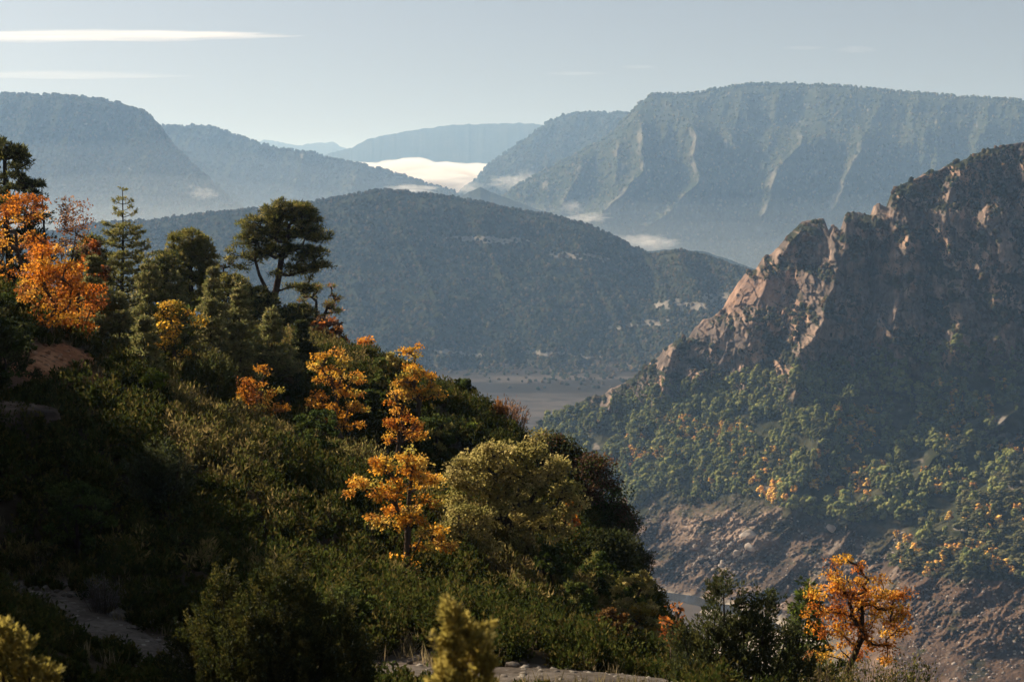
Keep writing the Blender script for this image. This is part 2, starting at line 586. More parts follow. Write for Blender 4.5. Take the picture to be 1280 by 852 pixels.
ORANGE = [(.62, .22, .02), (.68, .29, .03), (.50, .15, .015), (.70, .37, .06), (.36, .13, .03)]
GOLD = [(.74, .42, .05), (.74, .36, .035), (.64, .29, .025), (.78, .50, .10), (.50, .22, .03), (.42, .34, .06)]
RUST = [(.40, .13, .025), (.48, .18, .03), (.30, .09, .02), (.52, .22, .04)]
FADED = [(.34, .17, .08), (.28, .12, .06), (.40, .22, .10)]
YGREEN = [(.42, .26, .03), (.50, .30, .04), (.22, .18, .03), (.30, .20, .03)]
OLIVE = [(.36, .30, .10), (.30, .26, .085), (.42, .34, .13), (.22, .20, .06)]
PINE = [(.18, .175, .042), (.21, .19, .05), (.13, .14, .036), (.25, .205, .065)]
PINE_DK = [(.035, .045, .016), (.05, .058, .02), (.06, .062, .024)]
FIR = [(.16, .16, .055), (.20, .19, .07), (.12, .13, .045), (.24, .205, .085)]
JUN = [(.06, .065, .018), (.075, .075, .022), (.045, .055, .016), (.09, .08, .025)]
JUN_SUNLIT = [(.32, .26, .06), (.38, .30, .075), (.24, .20, .05)]  # juniper foliage brightened to look sunlit
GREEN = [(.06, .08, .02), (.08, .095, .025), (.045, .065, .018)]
LIME = [(.20, .23, .03), (.25, .26, .04), (.14, .18, .03)]
HEATH = [(.18, .14, .05), (.135, .12, .036), (.23, .17, .066), (.095, .095, .024)]
SCRUB = [(.04, .05, .011), (.056, .06, .014), (.03, .04, .010), (.085, .07, .02)]
BROWN = [(.10, .06, .035), (.13, .075, .04), (.08, .05, .03)]


def plant(name, cat, label, px, top, d, gen, mats, group=None, dx=0.0):
    """an Empty on the hillside under (px, distance d); gen(rng, H) gives wood and crown"""
    if d > 100:                     # d gives the row of the foot in the photo: find that spot of the hillside
        dd = np.linspace(24, 92, 500)
        pt = P(px, d, dd)
        gap = pt[:, 2] - gz(pt[:, 0], dd)
        hit = np.nonzero(gap < 0)[0]
        d = float(dd[hit[0]]) if len(hit) else float(dd[np.argmin(gap)])
        print('foot', label, round(d, 1), len(hit))
    x = float(P(px, 400, d)[0])
    z = float(gz(np.array([x]), np.array([float(d)]))[0])
    H = float(P(px, top, d)[2]) - z
    seed = int(px * 7 + top * 13 + d)
    rng = np.random.default_rng(abs(seed))
    o = bpy.data.objects.new(name, None)
    o.empty_display_size = .3
    COL.objects.link(o)
    o.location = (x, d, z)
    tag(o, label, cat, group)
    wood, crown = gen(rng, max(H, .3), (x, d, z))
    if wood is not None and wood.n:
        wood.build('trunk' if cat == 'tree' else 'stems', mats[0], o)
    crown.build('crown' if cat == 'tree' else 'foliage', mats[1], o, False)
    return o


def wpx(w, d):
    return w * d / F


def lobed(rng, lobes, d, base, n_per_area, dep=.8):
    """clump centres filling ellipses given as photo position and radii, with real depth"""
    out = []
    for lb in lobes:
        lx, ly, rx, ry = lb[:4]
        k = lb[4] if len(lb) > 4 else 1.0
        m = max(2, int(round(rx * ry * n_per_area * k)))
        c = P(lx, ly, d) - np.array(base)
        q = rng.normal(size=(m, 3))
        q /= np.linalg.norm(q, axis=1, keepdims=True)
        q *= rng.uniform(.2, 1, (m, 1)) ** .5
        dz = rng.normal() * .25 * wpx(rx, d)
        out.append(c + q * np.array([wpx(rx, d), wpx(rx, d) * dep, wpx(ry, d)]) + np.array([0, dz, 0]))
    return np.concatenate(out)


def T_broad(w, pal, leaf=.13, n=60, per=55, **kw):
    return lambda rng, H, b: gen_broadleaf(rng, H, wpx(w, b[1]), pal, leaf, n, per, **kw)


def T_lobes(lobes, pal, dens, leaf=.13, per=50, cr=.3, **kw):
    return lambda rng, H, b: gen_broadleaf(rng, H, 2, pal, leaf, 10, per, clumps=lobed(rng, lobes, b[1], b, dens), cr=cr, **kw)


def T_fir(w, pal, **kw):
    return lambda rng, H, b: gen_fir(rng, H, wpx(w, b[1]), pal, **kw)


def T_pine(w, pal, **kw):
    return lambda rng, H, b: gen_pine(rng, H, wpx(w, b[1]), pal, **kw)


def T_bush(w, pal, leaf=.1, stems=60, per=26, wr=.4, upright=.6):
    def g(rng, H, b):
        wd = MB()
        m = spray_bush(rng, H, wpx(w, b[1]), pal, stems, per, leaf, wr, upright, wood=wd)
        return wd, m
    return g


def T_round(w, pal, leaf=.1, n=45, per=60, cr=None, base=.08, um=.5):
    return lambda rng, H, b: gen_broadleaf(rng, H, wpx(w, b[1]), pal, leaf, n, per, base=base, um=um, cr=cr, r0=.05, bark=BARK_DARK, tfrac=.5)


def T_jun(spires_px, pal, n, leaf, plume, per=46):
    def g(rng, H, b):
        sp = [(wpx(s[0], b[1]), s[1], wpx(s[2], b[1]), H * s[3]) for s in spires_px]
        return gen_juniper(rng, H, 1, pal, sp, n, leaf, True, plume, per)
    return g


LEAFM, NEEDM, SCRM = (M_WOOD, M_LEAF), (M_WOOD, M_NEEDLE), (M_WOOD, M_SCRUB)

# --- autumn trees
AUT = 'autumn trees on the near hillside'
plant('autumn_tree', 'tree', 'deep orange autumn tree in front of the dark pine at the upper left', 32, 246, 66,
      T_broad(120, ORANGE + RUST[:1], n=70, per=66, leaf=.10, base=.1, cr=.40), LEAFM, AUT)
plant('autumn_tree', 'tree', 'bright orange yellow bushy tree just above the red dirt path', 62, 308, 425,
      T_broad(92, GOLD[:2] + ORANGE, n=66, per=70, leaf=.09, base=.1, cr=.34), LEAFM, AUT)
plant('autumn_tree', 'tree', 'reddish orange bushy tree leaning over the end of the red dirt path', 96, 333, 428,
      T_broad(68, ORANGE[:3] + RUST[:2], n=52, per=64, leaf=.09, base=.1, cr=.3), LEAFM, AUT)
plant('autumn_tree', 'tree', 'thin half bare reddish tree between the dark pines and the bare topped fir', 92, 248, 72,
      T_broad(66, FADED + RUST[3:], n=90, per=26, leaf=.10, base=.15, cr=.34, r0=.05), LEAFM, AUT)
plant('autumn_tree', 'tree', 'small dull red tree behind the orange bushy trees by the path', 118, 300, 66,
      T_broad(44, RUST + BROWN, n=40, per=45, leaf=.14), LEAFM, AUT)
plant('autumn_tree', 'tree', 'yellow green leafed tree growing among the young firs', 216, 376, 466,
      T_broad(84, YGREEN[2:] + GREEN[:1] + GOLD[:1], n=60, per=50, leaf=.10, base=.15, cr=.3), LEAFM, AUT)
plant('autumn_tree', 'tree', 'small orange tree with ragged crown right of the pale dry heath', 325, 453, 536,
      T_lobes([(325, 464, 9, 8), (322, 480, 16, 8), (305, 482, 12, 10), (318, 496, 24, 9), (345, 492, 12, 9), (332, 508, 30, 8), (356, 508, 10, 6), (312, 512, 14, 6)], ORANGE + GOLD, .037, .085, 46, .22), LEAFM, AUT)
plant('autumn_tree', 'tree', 'golden tree with wide layered branches below the firs', 420, 433, 572,
      T_lobes([(408, 441, 15, 8), (425, 438, 9, 6), (398, 455, 14, 8), (424, 455, 20, 9), (402, 472, 18, 9), (435, 472, 20, 10), (415, 489, 24, 10), (446, 490, 10, 7), (402, 503, 16, 8), (432, 506, 22, 9), (452, 512, 8, 6), (420, 522, 22, 8), (440, 530, 14, 7)], GOLD + ORANGE[1:2], .037, .085, 48, .22), LEAFM, AUT)
plant('autumn_tree', 'tree', 'tall yellow tree with sparse feathery top standing on the crest', 520, 424, 545,
      T_lobes([(518, 432, 9, 7, .7), (508, 442, 14, 7, .6), (524, 446, 8, 8, .6), (515, 462, 14, 10), (530, 468, 18, 10), (512, 480, 22, 9), (538, 484, 16, 9), (522, 494, 24, 8), (500, 474, 10, 7), (545, 492, 10, 6)], GOLD + YGREEN[:2], .038, .1, 50, .27), LEAFM, AUT)
plant('autumn_tree', 'tree', 'small rusty orange tree on the crest behind the golden layered tree', 456, 418, 78,
      T_lobes([(458, 424, 7, 6), (450, 436, 12, 7), (464, 440, 10, 8), (455, 452, 16, 8), (468, 454, 8, 6)], ORANGE + RUST, .06, .15, 36, .3), LEAFM, AUT)
plant('autumn_tree', 'tree', 'dull rust brown tree under the gnarled little pine on the crest', 408, 398, 82,
      T_broad(64, RUST + BROWN, n=55, per=36, leaf=.16), LEAFM, AUT)
plant('autumn_tree', 'tree', 'slender orange tree with dark trunk above the largest golden tree', 495, 488, 606,
      T_lobes([(492, 493, 12, 7), (488, 507, 10, 6, .6), (500, 512, 8, 5, .6), (480, 524, 14, 7), (512, 526, 16, 7), (528, 534, 12, 6), (500, 540, 18, 8), (522, 548, 12, 7), (485, 550, 10, 5, .6), (530, 546, 8, 5)], ORANGE + GOLD[:2], .038, .085, 44, .22, tfrac=.85), LEAFM, AUT)
plant('autumn_tree', 'tree', 'largest golden tree with drooping tiers beside the pale olive oak', 508, 556, 722,
      T_lobes([(512, 570, 18, 11), (476, 580, 15, 11), (454, 602, 20, 9), (441, 616, 8, 5), (482, 616, 20, 9), (521, 588, 20, 11), (534, 604, 17, 11), (540, 628, 13, 8), (503, 638, 25, 10), (467, 650, 13, 8), (514, 654, 25, 9), (540, 665, 22, 9), (559, 680, 12, 7), (536, 680, 16, 8), (501, 697, 14, 7), (500, 605, 12, 8), (514, 706, 9, 4)], GOLD + ORANGE[1:2], .04, .08, 52, .20, tfrac=.85, flat=.6), LEAFM, AUT)
plant('autumn_tree', 'tree', 'small pinkish orange sapling at the right edge of the olive oak', 716, 622, 690,
      T_lobes([(718, 630, 7, 6), (713, 645, 9, 7), (720, 652, 6, 6), (712, 664, 8, 6)], RUST + ORANGE[:2], .1, .11, 30, .18), LEAFM, AUT)
plant('autumn_tree', 'tree', 'orange tree standing alone at the lower right above the bare valley', 1072, 692, 36,
      T_lobes([(1052, 702, 16, 10, .7), (1075, 706, 14, 9, .7), (1060, 722, 26, 10), (1095, 722, 12, 9, .7), (1040, 742, 28, 11), (1080, 745, 30, 12), (1118, 742, 16, 11), (1022, 763, 18, 10), (1060, 765, 28, 12), (1105, 765, 28, 12), (1130, 762, 12, 10), (1035, 785, 22, 10), (1078, 785, 26, 10), (1115, 788, 18, 9), (1050, 803, 20, 8, .7), (1095, 806, 22, 9, .8), (1065, 822, 20, 8, .7), (1030, 818, 20, 8, .6), (1105, 826, 18, 8, .6)], ORANGE + GOLD[:2], .045, .062, 40, .19, r0=.075, bark=(.05, .035, .025)), LEAFM, AUT)
plant('autumn_tree', 'tree', 'bare little red leafed tree between the olive bush and the spiky juniper', 842, 755, 37,
      T_lobes([(846, 762, 12, 5, .6), (838, 775, 14, 6, .6), (834, 790, 10, 7, .6), (845, 795, 10, 6, .5)], RUST, .09, .09, 12, .16), LEAFM, AUT)

# --- conifers
PN = 'evergreen trees on the upper left crest'
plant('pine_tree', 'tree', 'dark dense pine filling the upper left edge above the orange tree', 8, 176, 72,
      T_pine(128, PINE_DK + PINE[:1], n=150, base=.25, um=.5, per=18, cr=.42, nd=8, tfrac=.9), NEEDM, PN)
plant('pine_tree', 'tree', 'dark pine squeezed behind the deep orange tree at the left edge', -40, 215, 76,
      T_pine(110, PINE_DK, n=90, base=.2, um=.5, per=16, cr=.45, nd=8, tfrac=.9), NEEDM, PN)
plant('fir_tree', 'tree', 'thin dark fir with level bare branches right of the big dark pine', 60, 224, 72,
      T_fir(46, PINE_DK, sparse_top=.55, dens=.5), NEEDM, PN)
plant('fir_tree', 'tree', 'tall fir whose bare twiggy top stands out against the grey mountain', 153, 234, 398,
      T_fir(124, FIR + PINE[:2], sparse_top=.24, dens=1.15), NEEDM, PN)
plant('pine_tree', 'tree', 'round headed green pine left of the tall spreading pine', 240, 286, 408,
      (lambda rng, H, b: gen_pine(rng, H, 3, PINE, clumps=lobed(rng, [(238, 300, 24, 13), (250, 315, 22, 14), (224, 318, 18, 14), (240, 335, 30, 14), (258, 345, 14, 12), (225, 345, 16, 10), (242, 362, 28, 14), (228, 378, 22, 12), (256, 376, 20, 12)], b[1], b, .1), cr=.34, per=13, nd=8)), NEEDM, PN)
TALL = [(356, 262, 24, 10), (378, 275, 22, 13), (336, 275, 22, 11), (312, 283, 15, 8, .7), (396, 295, 16, 12), (362, 292, 28, 13), (330, 296, 22, 11, .8),
        (300, 303, 16, 8, .6), (392, 318, 18, 11), (370, 318, 18, 9, .6), (288, 322, 12, 7, .5), (318, 320, 20, 9, .5), (398, 336, 14, 8), (378, 345, 16, 7, .8),
        (384, 362, 14, 8), (362, 356, 10, 5, .6), (340, 340, 12, 6, .3), (305, 335, 10, 6, .4), (352, 308, 34, 14, .5), (326, 312, 24, 12, .4), (378, 332, 20, 10, .5), (372, 262, 20, 9)]


def tall_pine(rng, H, b):
    def q(px, py, dy=0.0):
        return P(px, py, 86 + dy) - np.array(b)
    trunk = [np.array([0, 0, -.3]), q(341, 385), q(345, 362), q(349, 342), q(352, 320, .3), q(358, 298, .2), q(362, 280)]
    cl = lobed(rng, TALL, 86, b, .075)
    wood, crown = gen_pine(rng, H, 4, PINE + PINE_DK[1:], clumps=cl, cr=.44, per=12, trunk=trunk, r0=.17, nd=9, nl=.23, nw=.042, bark=(.07, .05, .038))
    pts = [q(342, 376), q(333, 362), q(324, 343), q(319, 325), (q(320, 300))]
    for a, c, r, s in zip(pts[:-1], pts[1:], (.13, .11, .09, .07), (.11, .09, .07, .03)):
        wood.tube(a, c, r, s, (.07, .05, .038), 6)
    return wood, crown


plant('pine_tree', 'tree', 'tall spreading pine with forked trunk and broad crown on the crest', 342, 249, 86, tall_pine, NEEDM, PN)
plant('pine_tree', 'tree', 'gnarled little pine with open twisted limbs right of the tall spreading pine', 395, 354, 87,
      lambda rng, H, b: gen_pine(rng, H, 3, PINE + FADED[:1], clumps=lobed(rng, [(402, 360, 14, 5), (418, 372, 8, 6), (385, 374, 10, 5), (410, 384, 12, 5), (378, 388, 10, 6), (420, 390, 6, 4), (395, 398, 14, 6)], 87, b, .06), cr=.24, per=10, nd=7, r0=.12), NEEDM, PN)
plant('pine_tree', 'tree', 'stunted pine stub with thin crown left of the tall spreading pine', 283, 328, 84,
      lambda rng, H, b: gen_pine(rng, H, 2, PINE + FADED[:1], clumps=lobed(rng, [(283, 334, 8, 4), (278, 345, 6, 3), (290, 348, 8, 4), (284, 360, 10, 5)], 84, b, .07), cr=.2, per=9, nd=6, r0=.09), NEEDM, PN)
FIRS = [(118, 318, 64, 428, 'short fir just right of the reddish orange bushy trees'), (188, 322, 84, 440, 'broad fir in front of the bare topped fir'),
        (222, 338, 66, 446, 'fir below the round headed pine'), (266, 330, 62, 442, 'slim fir at the left foot of the stunted pine stub'),
        (298, 352, 66, 458, 'fir under the left limb of the tall spreading pine'), (150, 365, 70, 450, 'fir with pale tips above the small grey oak'),
        (338, 384, 80, 484, 'pale green fir with long level boughs above the small orange tree'), (262, 372, 74, 480, 'fir behind the pyramid shaped juniper'),
        (300, 402, 60, 496, 'small fir between the pyramid shaped juniper and the pale green fir'), (376, 400, 50, 470, 'dark fir at the left of the rust brown tree'),
        (180, 395, 60, 476, 'small fir left of the yellow green tree')]
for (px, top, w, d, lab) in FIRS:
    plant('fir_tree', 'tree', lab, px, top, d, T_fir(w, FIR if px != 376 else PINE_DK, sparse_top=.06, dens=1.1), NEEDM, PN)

for (px, top, w, d, lab) in ((205, 316, 74, 79, 'dense dark pine between the bare topped fir and the round headed pine'), (290, 346, 74, 82, 'dense low pine under the left limbs of the tall spreading pine'),
                             (322, 362, 64, 84, 'low bushy pine at the foot of the tall spreading pine'), (112, 296, 66, 74, 'dense pine behind the dull red tree left of the bare topped fir'),
                             (372, 384, 70, 84, 'low dark pine under the gnarled little pine')):
    plant('pine_tree', 'tree', lab, px, top, d, T_pine(w, PINE + PINE_DK, n=90, base=.06, um=.4, per=15, cr=.4, nd=8), NEEDM, PN)
# --- oaks and bushes
plant('oak_tree', 'tree', 'wide pale olive oak with many dark limbs right of the golden tree', 638, 548, 692,
      T_lobes([(625, 562, 26, 10), (660, 562, 22, 10), (590, 578, 28, 12), (640, 580, 36, 14), (690, 585, 22, 12), (568, 600, 22, 14), (610, 604, 34, 14), (660, 606, 36, 14), (705, 612, 22, 13), (580, 626, 24, 13), (630, 630, 40, 14), (685, 636, 30, 14), (718, 630, 12, 10), (600, 650, 26, 11), (655, 656, 34, 12), (700, 658, 20, 10), (672, 548, 8, 6)],
              OLIVE, .04, .10, 60, .30, r0=.14, bark=(.05, .042, .034), tfrac=.45), (M_WOOD, M_SCRUB), 'holm oaks on the near hillside')
plant('oak_tree', 'tree', 'smaller pale oak below the left side of the wide olive oak', 585, 628, 706,
      T_lobes([(578, 640, 18, 9), (600, 650, 18, 10), (566, 655, 14, 9), (588, 668, 24, 10), (610, 680, 14, 9), (570, 678, 16, 8)], OLIVE + HEATH[:1], .06, .09, 54, .26, r0=.07), (M_WOOD, M_SCRUB), 'holm oaks on the near hillside')
plant('oak_tree', 'tree', 'small grey green oak at the right end of the red dirt path', 146, 396, 442,
      T_broad(72, OLIVE + GREEN[:1], leaf=.1, n=55, per=60, base=.15), (M_WOOD, M_SCRUB), 'holm oaks on the near hillside')
plant('oak_tree', 'tree', 'round olive green oak on the crest left of the tall yellow tree', 488, 442, 522,
      T_broad(60, OLIVE[:2] + GREEN, leaf=.13, n=60, per=60, base=.1, um=.6), (M_WOOD, M_SCRUB), 'holm oaks on the near hillside')
plant('oak_tree', 'tree', 'sunlit olive bushy oak at the lower right corner of the hillside', 800, 716, 802,
      T_broad(82, OLIVE + GREEN[:1], leaf=.085, n=70, per=70, base=.08), (M_WOOD, M_SCRUB), 'holm oaks on the near hillside')
BU = 'bushes on the near hillside'
BUSHES = [
    ('juniper_bush', 'pyramid shaped dark juniper above the pale dry heath', 258, 440, 512, T_jun([(0, 0, 36, 1), (-14, .1, 24, .78), (16, 0, 22, .72)], JUN + GREEN[:1], 230, .11, .5, 34), NEEDM),
    ('bush', 'bright lime green bush at the upper edge of the shaded slope', 190, 460, 500, T_round(40, LIME, .1, 26, 45), SCRM),
    ('bush', 'round dull green bush in the shade above the lower gravel path', 92, 606, 692, T_round(112, GREEN, .08, 70, 70), SCRM),
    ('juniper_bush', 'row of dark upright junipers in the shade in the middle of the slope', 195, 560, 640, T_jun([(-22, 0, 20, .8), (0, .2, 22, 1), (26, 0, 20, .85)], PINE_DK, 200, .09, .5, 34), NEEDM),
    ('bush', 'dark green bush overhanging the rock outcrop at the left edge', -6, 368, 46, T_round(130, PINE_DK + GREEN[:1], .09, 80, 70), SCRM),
    ('bush', 'grey leafless bush beside the lower gravel path at the left', 122, 716, 765, T_bush(60, [(.12, .11, .10), (.16, .14, .12)], .1, 70, 8, .15, .8), SCRM),
    ('bush', 'brown bush on the right crest above the olive oak', 742, 575, 622, T_round(84, BROWN + GREEN[:1], .1, 90, 90, .5), SCRM),
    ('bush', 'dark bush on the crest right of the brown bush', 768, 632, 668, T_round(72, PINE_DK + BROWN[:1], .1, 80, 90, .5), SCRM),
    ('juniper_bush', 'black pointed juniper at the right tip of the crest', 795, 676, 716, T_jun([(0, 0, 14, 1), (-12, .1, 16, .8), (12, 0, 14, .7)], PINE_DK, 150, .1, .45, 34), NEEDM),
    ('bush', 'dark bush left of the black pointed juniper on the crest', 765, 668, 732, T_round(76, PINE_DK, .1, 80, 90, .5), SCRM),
    ('bush', 'green bush under the right side of the wide olive oak', 745, 690, 748, T_round(72, GREEN + OLIVE[3:], .09, 55, 60), SCRM),
    ('bush', 'deep green bush right below the wide olive oak', 690, 678, 742, T_round(66, GREEN, .09, 50, 60), SCRM),
    ('bush', 'yellow lit shrub below the sunlit olive oak', 805, 756, 812, T_round(66, OLIVE + YGREEN[2:], .08, 50, 60), SCRM),
    ('bush', 'brown orange bush at the left of the yellow lit shrub', 766, 762, 816, T_round(52, [(.20, .10, .03), (.14, .08, .03), (.26, .13, .035)], .08, 45, 50), SCRM),
    ('bush', 'tall pale yellow bush at the foot of the wide olive oak', 648, 660, 706, T_bush(44, OLIVE + HEATH, .1, 60, 28, .45, .7), SCRM),
    ('bush', 'green bush in the middle of the slope above the right gravel path', 720, 730, 782, T_round(80, GREEN + OLIVE[3:], .085, 60, 60), SCRM),
    ('bush', 'dusky green bush right of the large dark juniper', 430, 738, 806, T_round(110, GREEN, .075, 70, 70), SCRM),
    ('bush', 'dark round bush on the crest right of the tall yellow tree', 578, 474, 500, T_round(36, GREEN + PINE_DK, .12, 40, 50), SCRM),
    ('bush', 'lime green sprig on the dark upper slope below the crest', 590, 528, 546, T_round(24, LIME, .12, 16, 30), SCRM),
    ('bush', 'upright rust brown bush on the bare part of the crest', 626, 497, 526, T_bush(20, [(.28, .13, .03), (.22, .10, .03)], .16, 30, 22, .4, .9), SCRM),
    ('bush', 'leafless grey brown bush right of the upright rust brown bush', 640, 496, 527, T_bush(44, FADED + BROWN, .2, 70, 9, .15, .6), SCRM),
    ('bush', 'dark dense bush hugging the crest above the olive oak', 690, 548, 577, T_round(90, BROWN + PINE_DK, .12, 80, 80, .55), SCRM),
    ('bush', 'green bush below the slender orange tree', 545, 520, 572, T_round(80, GREEN + OLIVE[3:], .11, 60, 60), SCRM),
    ('bush', 'dark evergreen bush between the two golden trees', 460, 490, 540, T_round(60, PINE_DK + GREEN, .11, 50, 60), SCRM),
    ('bush', 'olive bush left of the slender orange tree trunk', 455, 548, 602, T_bush(70, OLIVE + HEATH, .1, 70, 26, .4, .6), SCRM),
    ('bush', 'dark green bush under the golden layered tree', 392, 512, 572, T_round(90, GREEN, .09, 60, 60), SCRM),
]
for (nm, lab, px, top, d, g, mt) in BUSHES:
    plant(nm, 'bush', lab, px, top, d, g, mt, BU)

FG = 'foreground bushes'
plant('juniper_bush', 'bush', 'large dark juniper mound in the lower left foreground', 330, 713, 24,
      T_jun([(10, 0, 85, 1), (-60, .2, 70, .86), (80, 0, 66, .84), (-110, .3, 50, .62), (-20, -.4, 80, .82), (50, -.5, 70, .72), (120, .1, 40, .55), (25, .4, 36, 1.02), (-62, .3, 30, .97)], [(.036, .042, .010), (.05, .052, .013), (.026, .034, .009), (.085, .075, .018)], 1500, .046, .36, 84), NEEDM, FG)
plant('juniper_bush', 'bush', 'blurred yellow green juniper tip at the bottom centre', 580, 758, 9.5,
      T_jun([(-14, 0, 36, 1), (15, .05, 34, .98), (-30, 0, 42, .84), (32, 0, 38, .82), (0, -.05, 60, .78), (-52, 0, 40, .62), (52, 0, 38, .58)], JUN_SUNLIT, 1300, .042, .13, 44), NEEDM, FG)
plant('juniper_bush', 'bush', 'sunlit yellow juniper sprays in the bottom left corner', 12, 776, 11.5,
      T_jun([(-20, 0, 40, 1), (14, 0, 26, .95), (40, 0, 28, .87), (72, 0, 24, .74), (-60, 0, 40, .95)], JUN_SUNLIT, 620, .042, .14, 40), NEEDM, FG)
plant('juniper_bush', 'bush', 'spiky dark juniper with several leaders left of the lone orange tree', 920, 717, 29.5,
      T_jun([(-12, 0, 34, 1), (44, 0, 26, .9), (-62, .1, 32, .62), (14, -.2, 44, .74), (70, .1, 34, .62), (-34, -.1, 38, .72), (92, 0, 30, .42)], PINE_DK + JUN[:2], 560, .07, .42, 44), NEEDM, FG)
plant('pine_tree', 'tree', 'young green pine with level boughs behind the lone orange tree', 1015, 722, 39,
      T_fir(118, GREEN + LIME[2:], sparse_top=.1, dens=1.0, base=.1), NEEDM, FG)
plant('bush', 'bush', 'low grey green bush right of the lone orange tree', 1145, 815, 34, T_bush(90, SCRUB + OLIVE[3:], .08, 70, 24, .4, .6), SCRM, FG)
plant('bush', 'bush', 'dry yellow bush at the foot of the lone orange tree', 1035, 815, 33, T_bush(100, HEATH, .09, 80, 20, .3, .7), SCRM, FG)
plant('bush', 'bush', 'grassy olive bush hiding the trunk foot of the lone orange tree', 1088, 822, 33.5, T_bush(150, HEATH + SCRUB, .085, 130, 22, .3, .7), SCRM, FG)

# --- loose shrubs and ground cover
rng = np.random.default_rng(11)


def seen_slope(n, rng):
    """points of the hillside that the photo shows"""
    x = rng.uniform(-30, 9, n * 3)
    y = rng.uniform(17, 93, n * 3)
    px = W0 / 2 + x / y * F
    ok = (px > -90) & (px < 900 + 100)
    return x[ok][:n], y[ok][:n]


sx, sy = seen_slope(34000, rng)
pd = path_dist(sx, sy)
sz = gz(sx, sy, pd)
dens = .72 + .45 * fbm(sx / 5, sy / 5, 0, 3, 91)
keep = (pd > .12) & (rng.uniform(0, 1, len(sx)) < dens)
sx, sy, sz, pd = sx[keep], sy[keep], sz[keep], pd[keep]
pxs = W0 / 2 + sx / sy * F
heath = sstep(.1, .6, fbm(sx / 6, sy / 6, 0, 3, 44)) * sstep(34, 44, sy)  # pale heath left off the near slope so it reads as shaded
mbs = MB()
N_SCRUB = 11500
for i in range(min(N_SCRUB, len(sx))):
    big = rng.uniform()
    edge = min(1.0, .4 + max(pd[i], 0) * .6)
    H = (.30 + .65 * big ** 2) * edge
    Wd = H * rng.uniform(1.0, 1.6)
    h = heath[i]
    if 200 < pxs[i] < 330 and 44 < sy[i] < 62:
        h = max(h, .8)
    pal = HEATH if rng.uniform() < h else SCRUB
    if sy[i] < 28.3 and (560 < pxs[i] < 850 or 30 < pxs[i] < 190):      # trampled ground in front of the path stays low
        if rng.uniform() < .55:
            continue
        H *= .45
        Wd *= .6
    near = sy[i] < 34
    spiky = pal is HEATH
    spray_bush(rng, H, Wd, pal, 22 if not near else 34, 9 if not near else 13, (.15 if spiky else .12) * (.75 if near else 1), .3 if spiky else .5, .7 if spiky else .4, mb=mbs, org=(sx[i], sy[i], sz[i] - .05))
o = mbs.build('undergrowth', M_SCRUB)
tag(o, kind='stuff')
# dry grass along the paths
gx, gy = seen_slope(9000, rng)
pd = path_dist(gx, gy)
k = (pd > -.05) & (pd < 1.6) & (rng.uniform(0, 1, len(gx)) < .55)
gx, gy = gx[k], gy[k]
gzv = gz(gx, gy)
mg = MB()
for i in range(len(gx)):
    m = 26
    ax = rng.normal(size=(m, 3)) * .35 + np.array([0, 0, 1])
    pos = np.array([gx[i], gy[i], gzv[i] - .02]) + rng.normal(size=(m, 3)) * np.array([.09, .09, 0])
    mg.leaves(pos, ax, rng.uniform(.12, .42, m), .018, palette(rng, [(.20, .16, .08), (.15, .13, .06), (.26, .20, .11)], m), rng, 0)
o = mg.build('dry_grass', M_SCRUB)
tag(o, kind='stuff')

# ------------------------------------------------------------------ rocks
PHI = (1 + 5 ** .5) / 2
ICO_V = np.array([(-1, PHI, 0), (1, PHI, 0), (-1, -PHI, 0), (1, -PHI, 0), (0, -1, PHI), (0, 1, PHI), (0, -1, -PHI), (0, 1, -PHI), (PHI, 0, -1), (PHI, 0, 1), (-PHI, 0, -1), (-PHI, 0, 1)]) / math.sqrt(1 + PHI * PHI)
ICO_F = np.array([(0, 11, 5), (0, 5, 1), (0, 1, 7), (0, 7, 10), (0, 10, 11), (1, 5, 9), (5, 11, 4), (11, 10, 2), (10, 7, 6), (7, 1, 8), (3, 9, 4), (3, 4, 2), (3, 2, 6), (3, 6, 8), (3, 8, 9), (4, 9, 5), (2, 4, 11), (6, 2, 10), (8, 6, 7), (9, 8, 1)])


def subdiv(V, Fc):
    E = {}
    V = list(map(tuple, V))

    def mid(a, b):
        k = (min(a, b), max(a, b))
        if k not in E:
            m = (np.array(V[a]) + np.array(V[b])) / 2
            V.append(tuple(m / np.linalg.norm(m)))
            E[k] = len(V) - 1
        return E[k]
    out = []
    for a, b, c in Fc:
        x, y, z = mid(a, b), mid(b, c), mid(c, a)
        out += [(a, x, z), (b, y, x), (c, z, y), (x, y, z)]
    return np.array(V), np.array(out)


ICO1 = subdiv(ICO_V, ICO_F)
ICO2 = subdiv(*ICO1)
ICO3 = subdiv(*ICO2)


def rock_mesh(rng, cols, name='boulder', lvl=ICO3, link=False, mat=None, sc_=(1, 1, 1), chips=9, lo=.55, hi=.85):
    V, Fc = lvl
    V = V.copy()
    for _ in range(chips):                   # chip flat facets off
        nrm = rng.normal(size=3)
        nrm /= np.linalg.norm(nrm)
        h = rng.uniform(lo, hi)
        dd = V @ nrm
        V = V - np.maximum(dd - h, 0)[:, None] * nrm
    V = V * (1 + .08 * fbm(V[:, 0] * 3, V[:, 1] * 3, V[:, 2] * 3 + rng.uniform(0, 90), 3, 4))[:, None]
    V = V * np.array(sc_)
    c = lerpc(cols[0], cols[1], sstep(-.4, .4, fbm(V[:, 0] * 2, V[:, 1] * 2, V[:, 2] * 2, 3, 8)))
    return mk(name, V, Fc, mat or M_ROCK, c, link=link)


rocks = [rock_mesh(rng, ((.17, .145, .12), (.30, .265, .225)), sc_=(1, .8, .55)) for _ in range(5)]


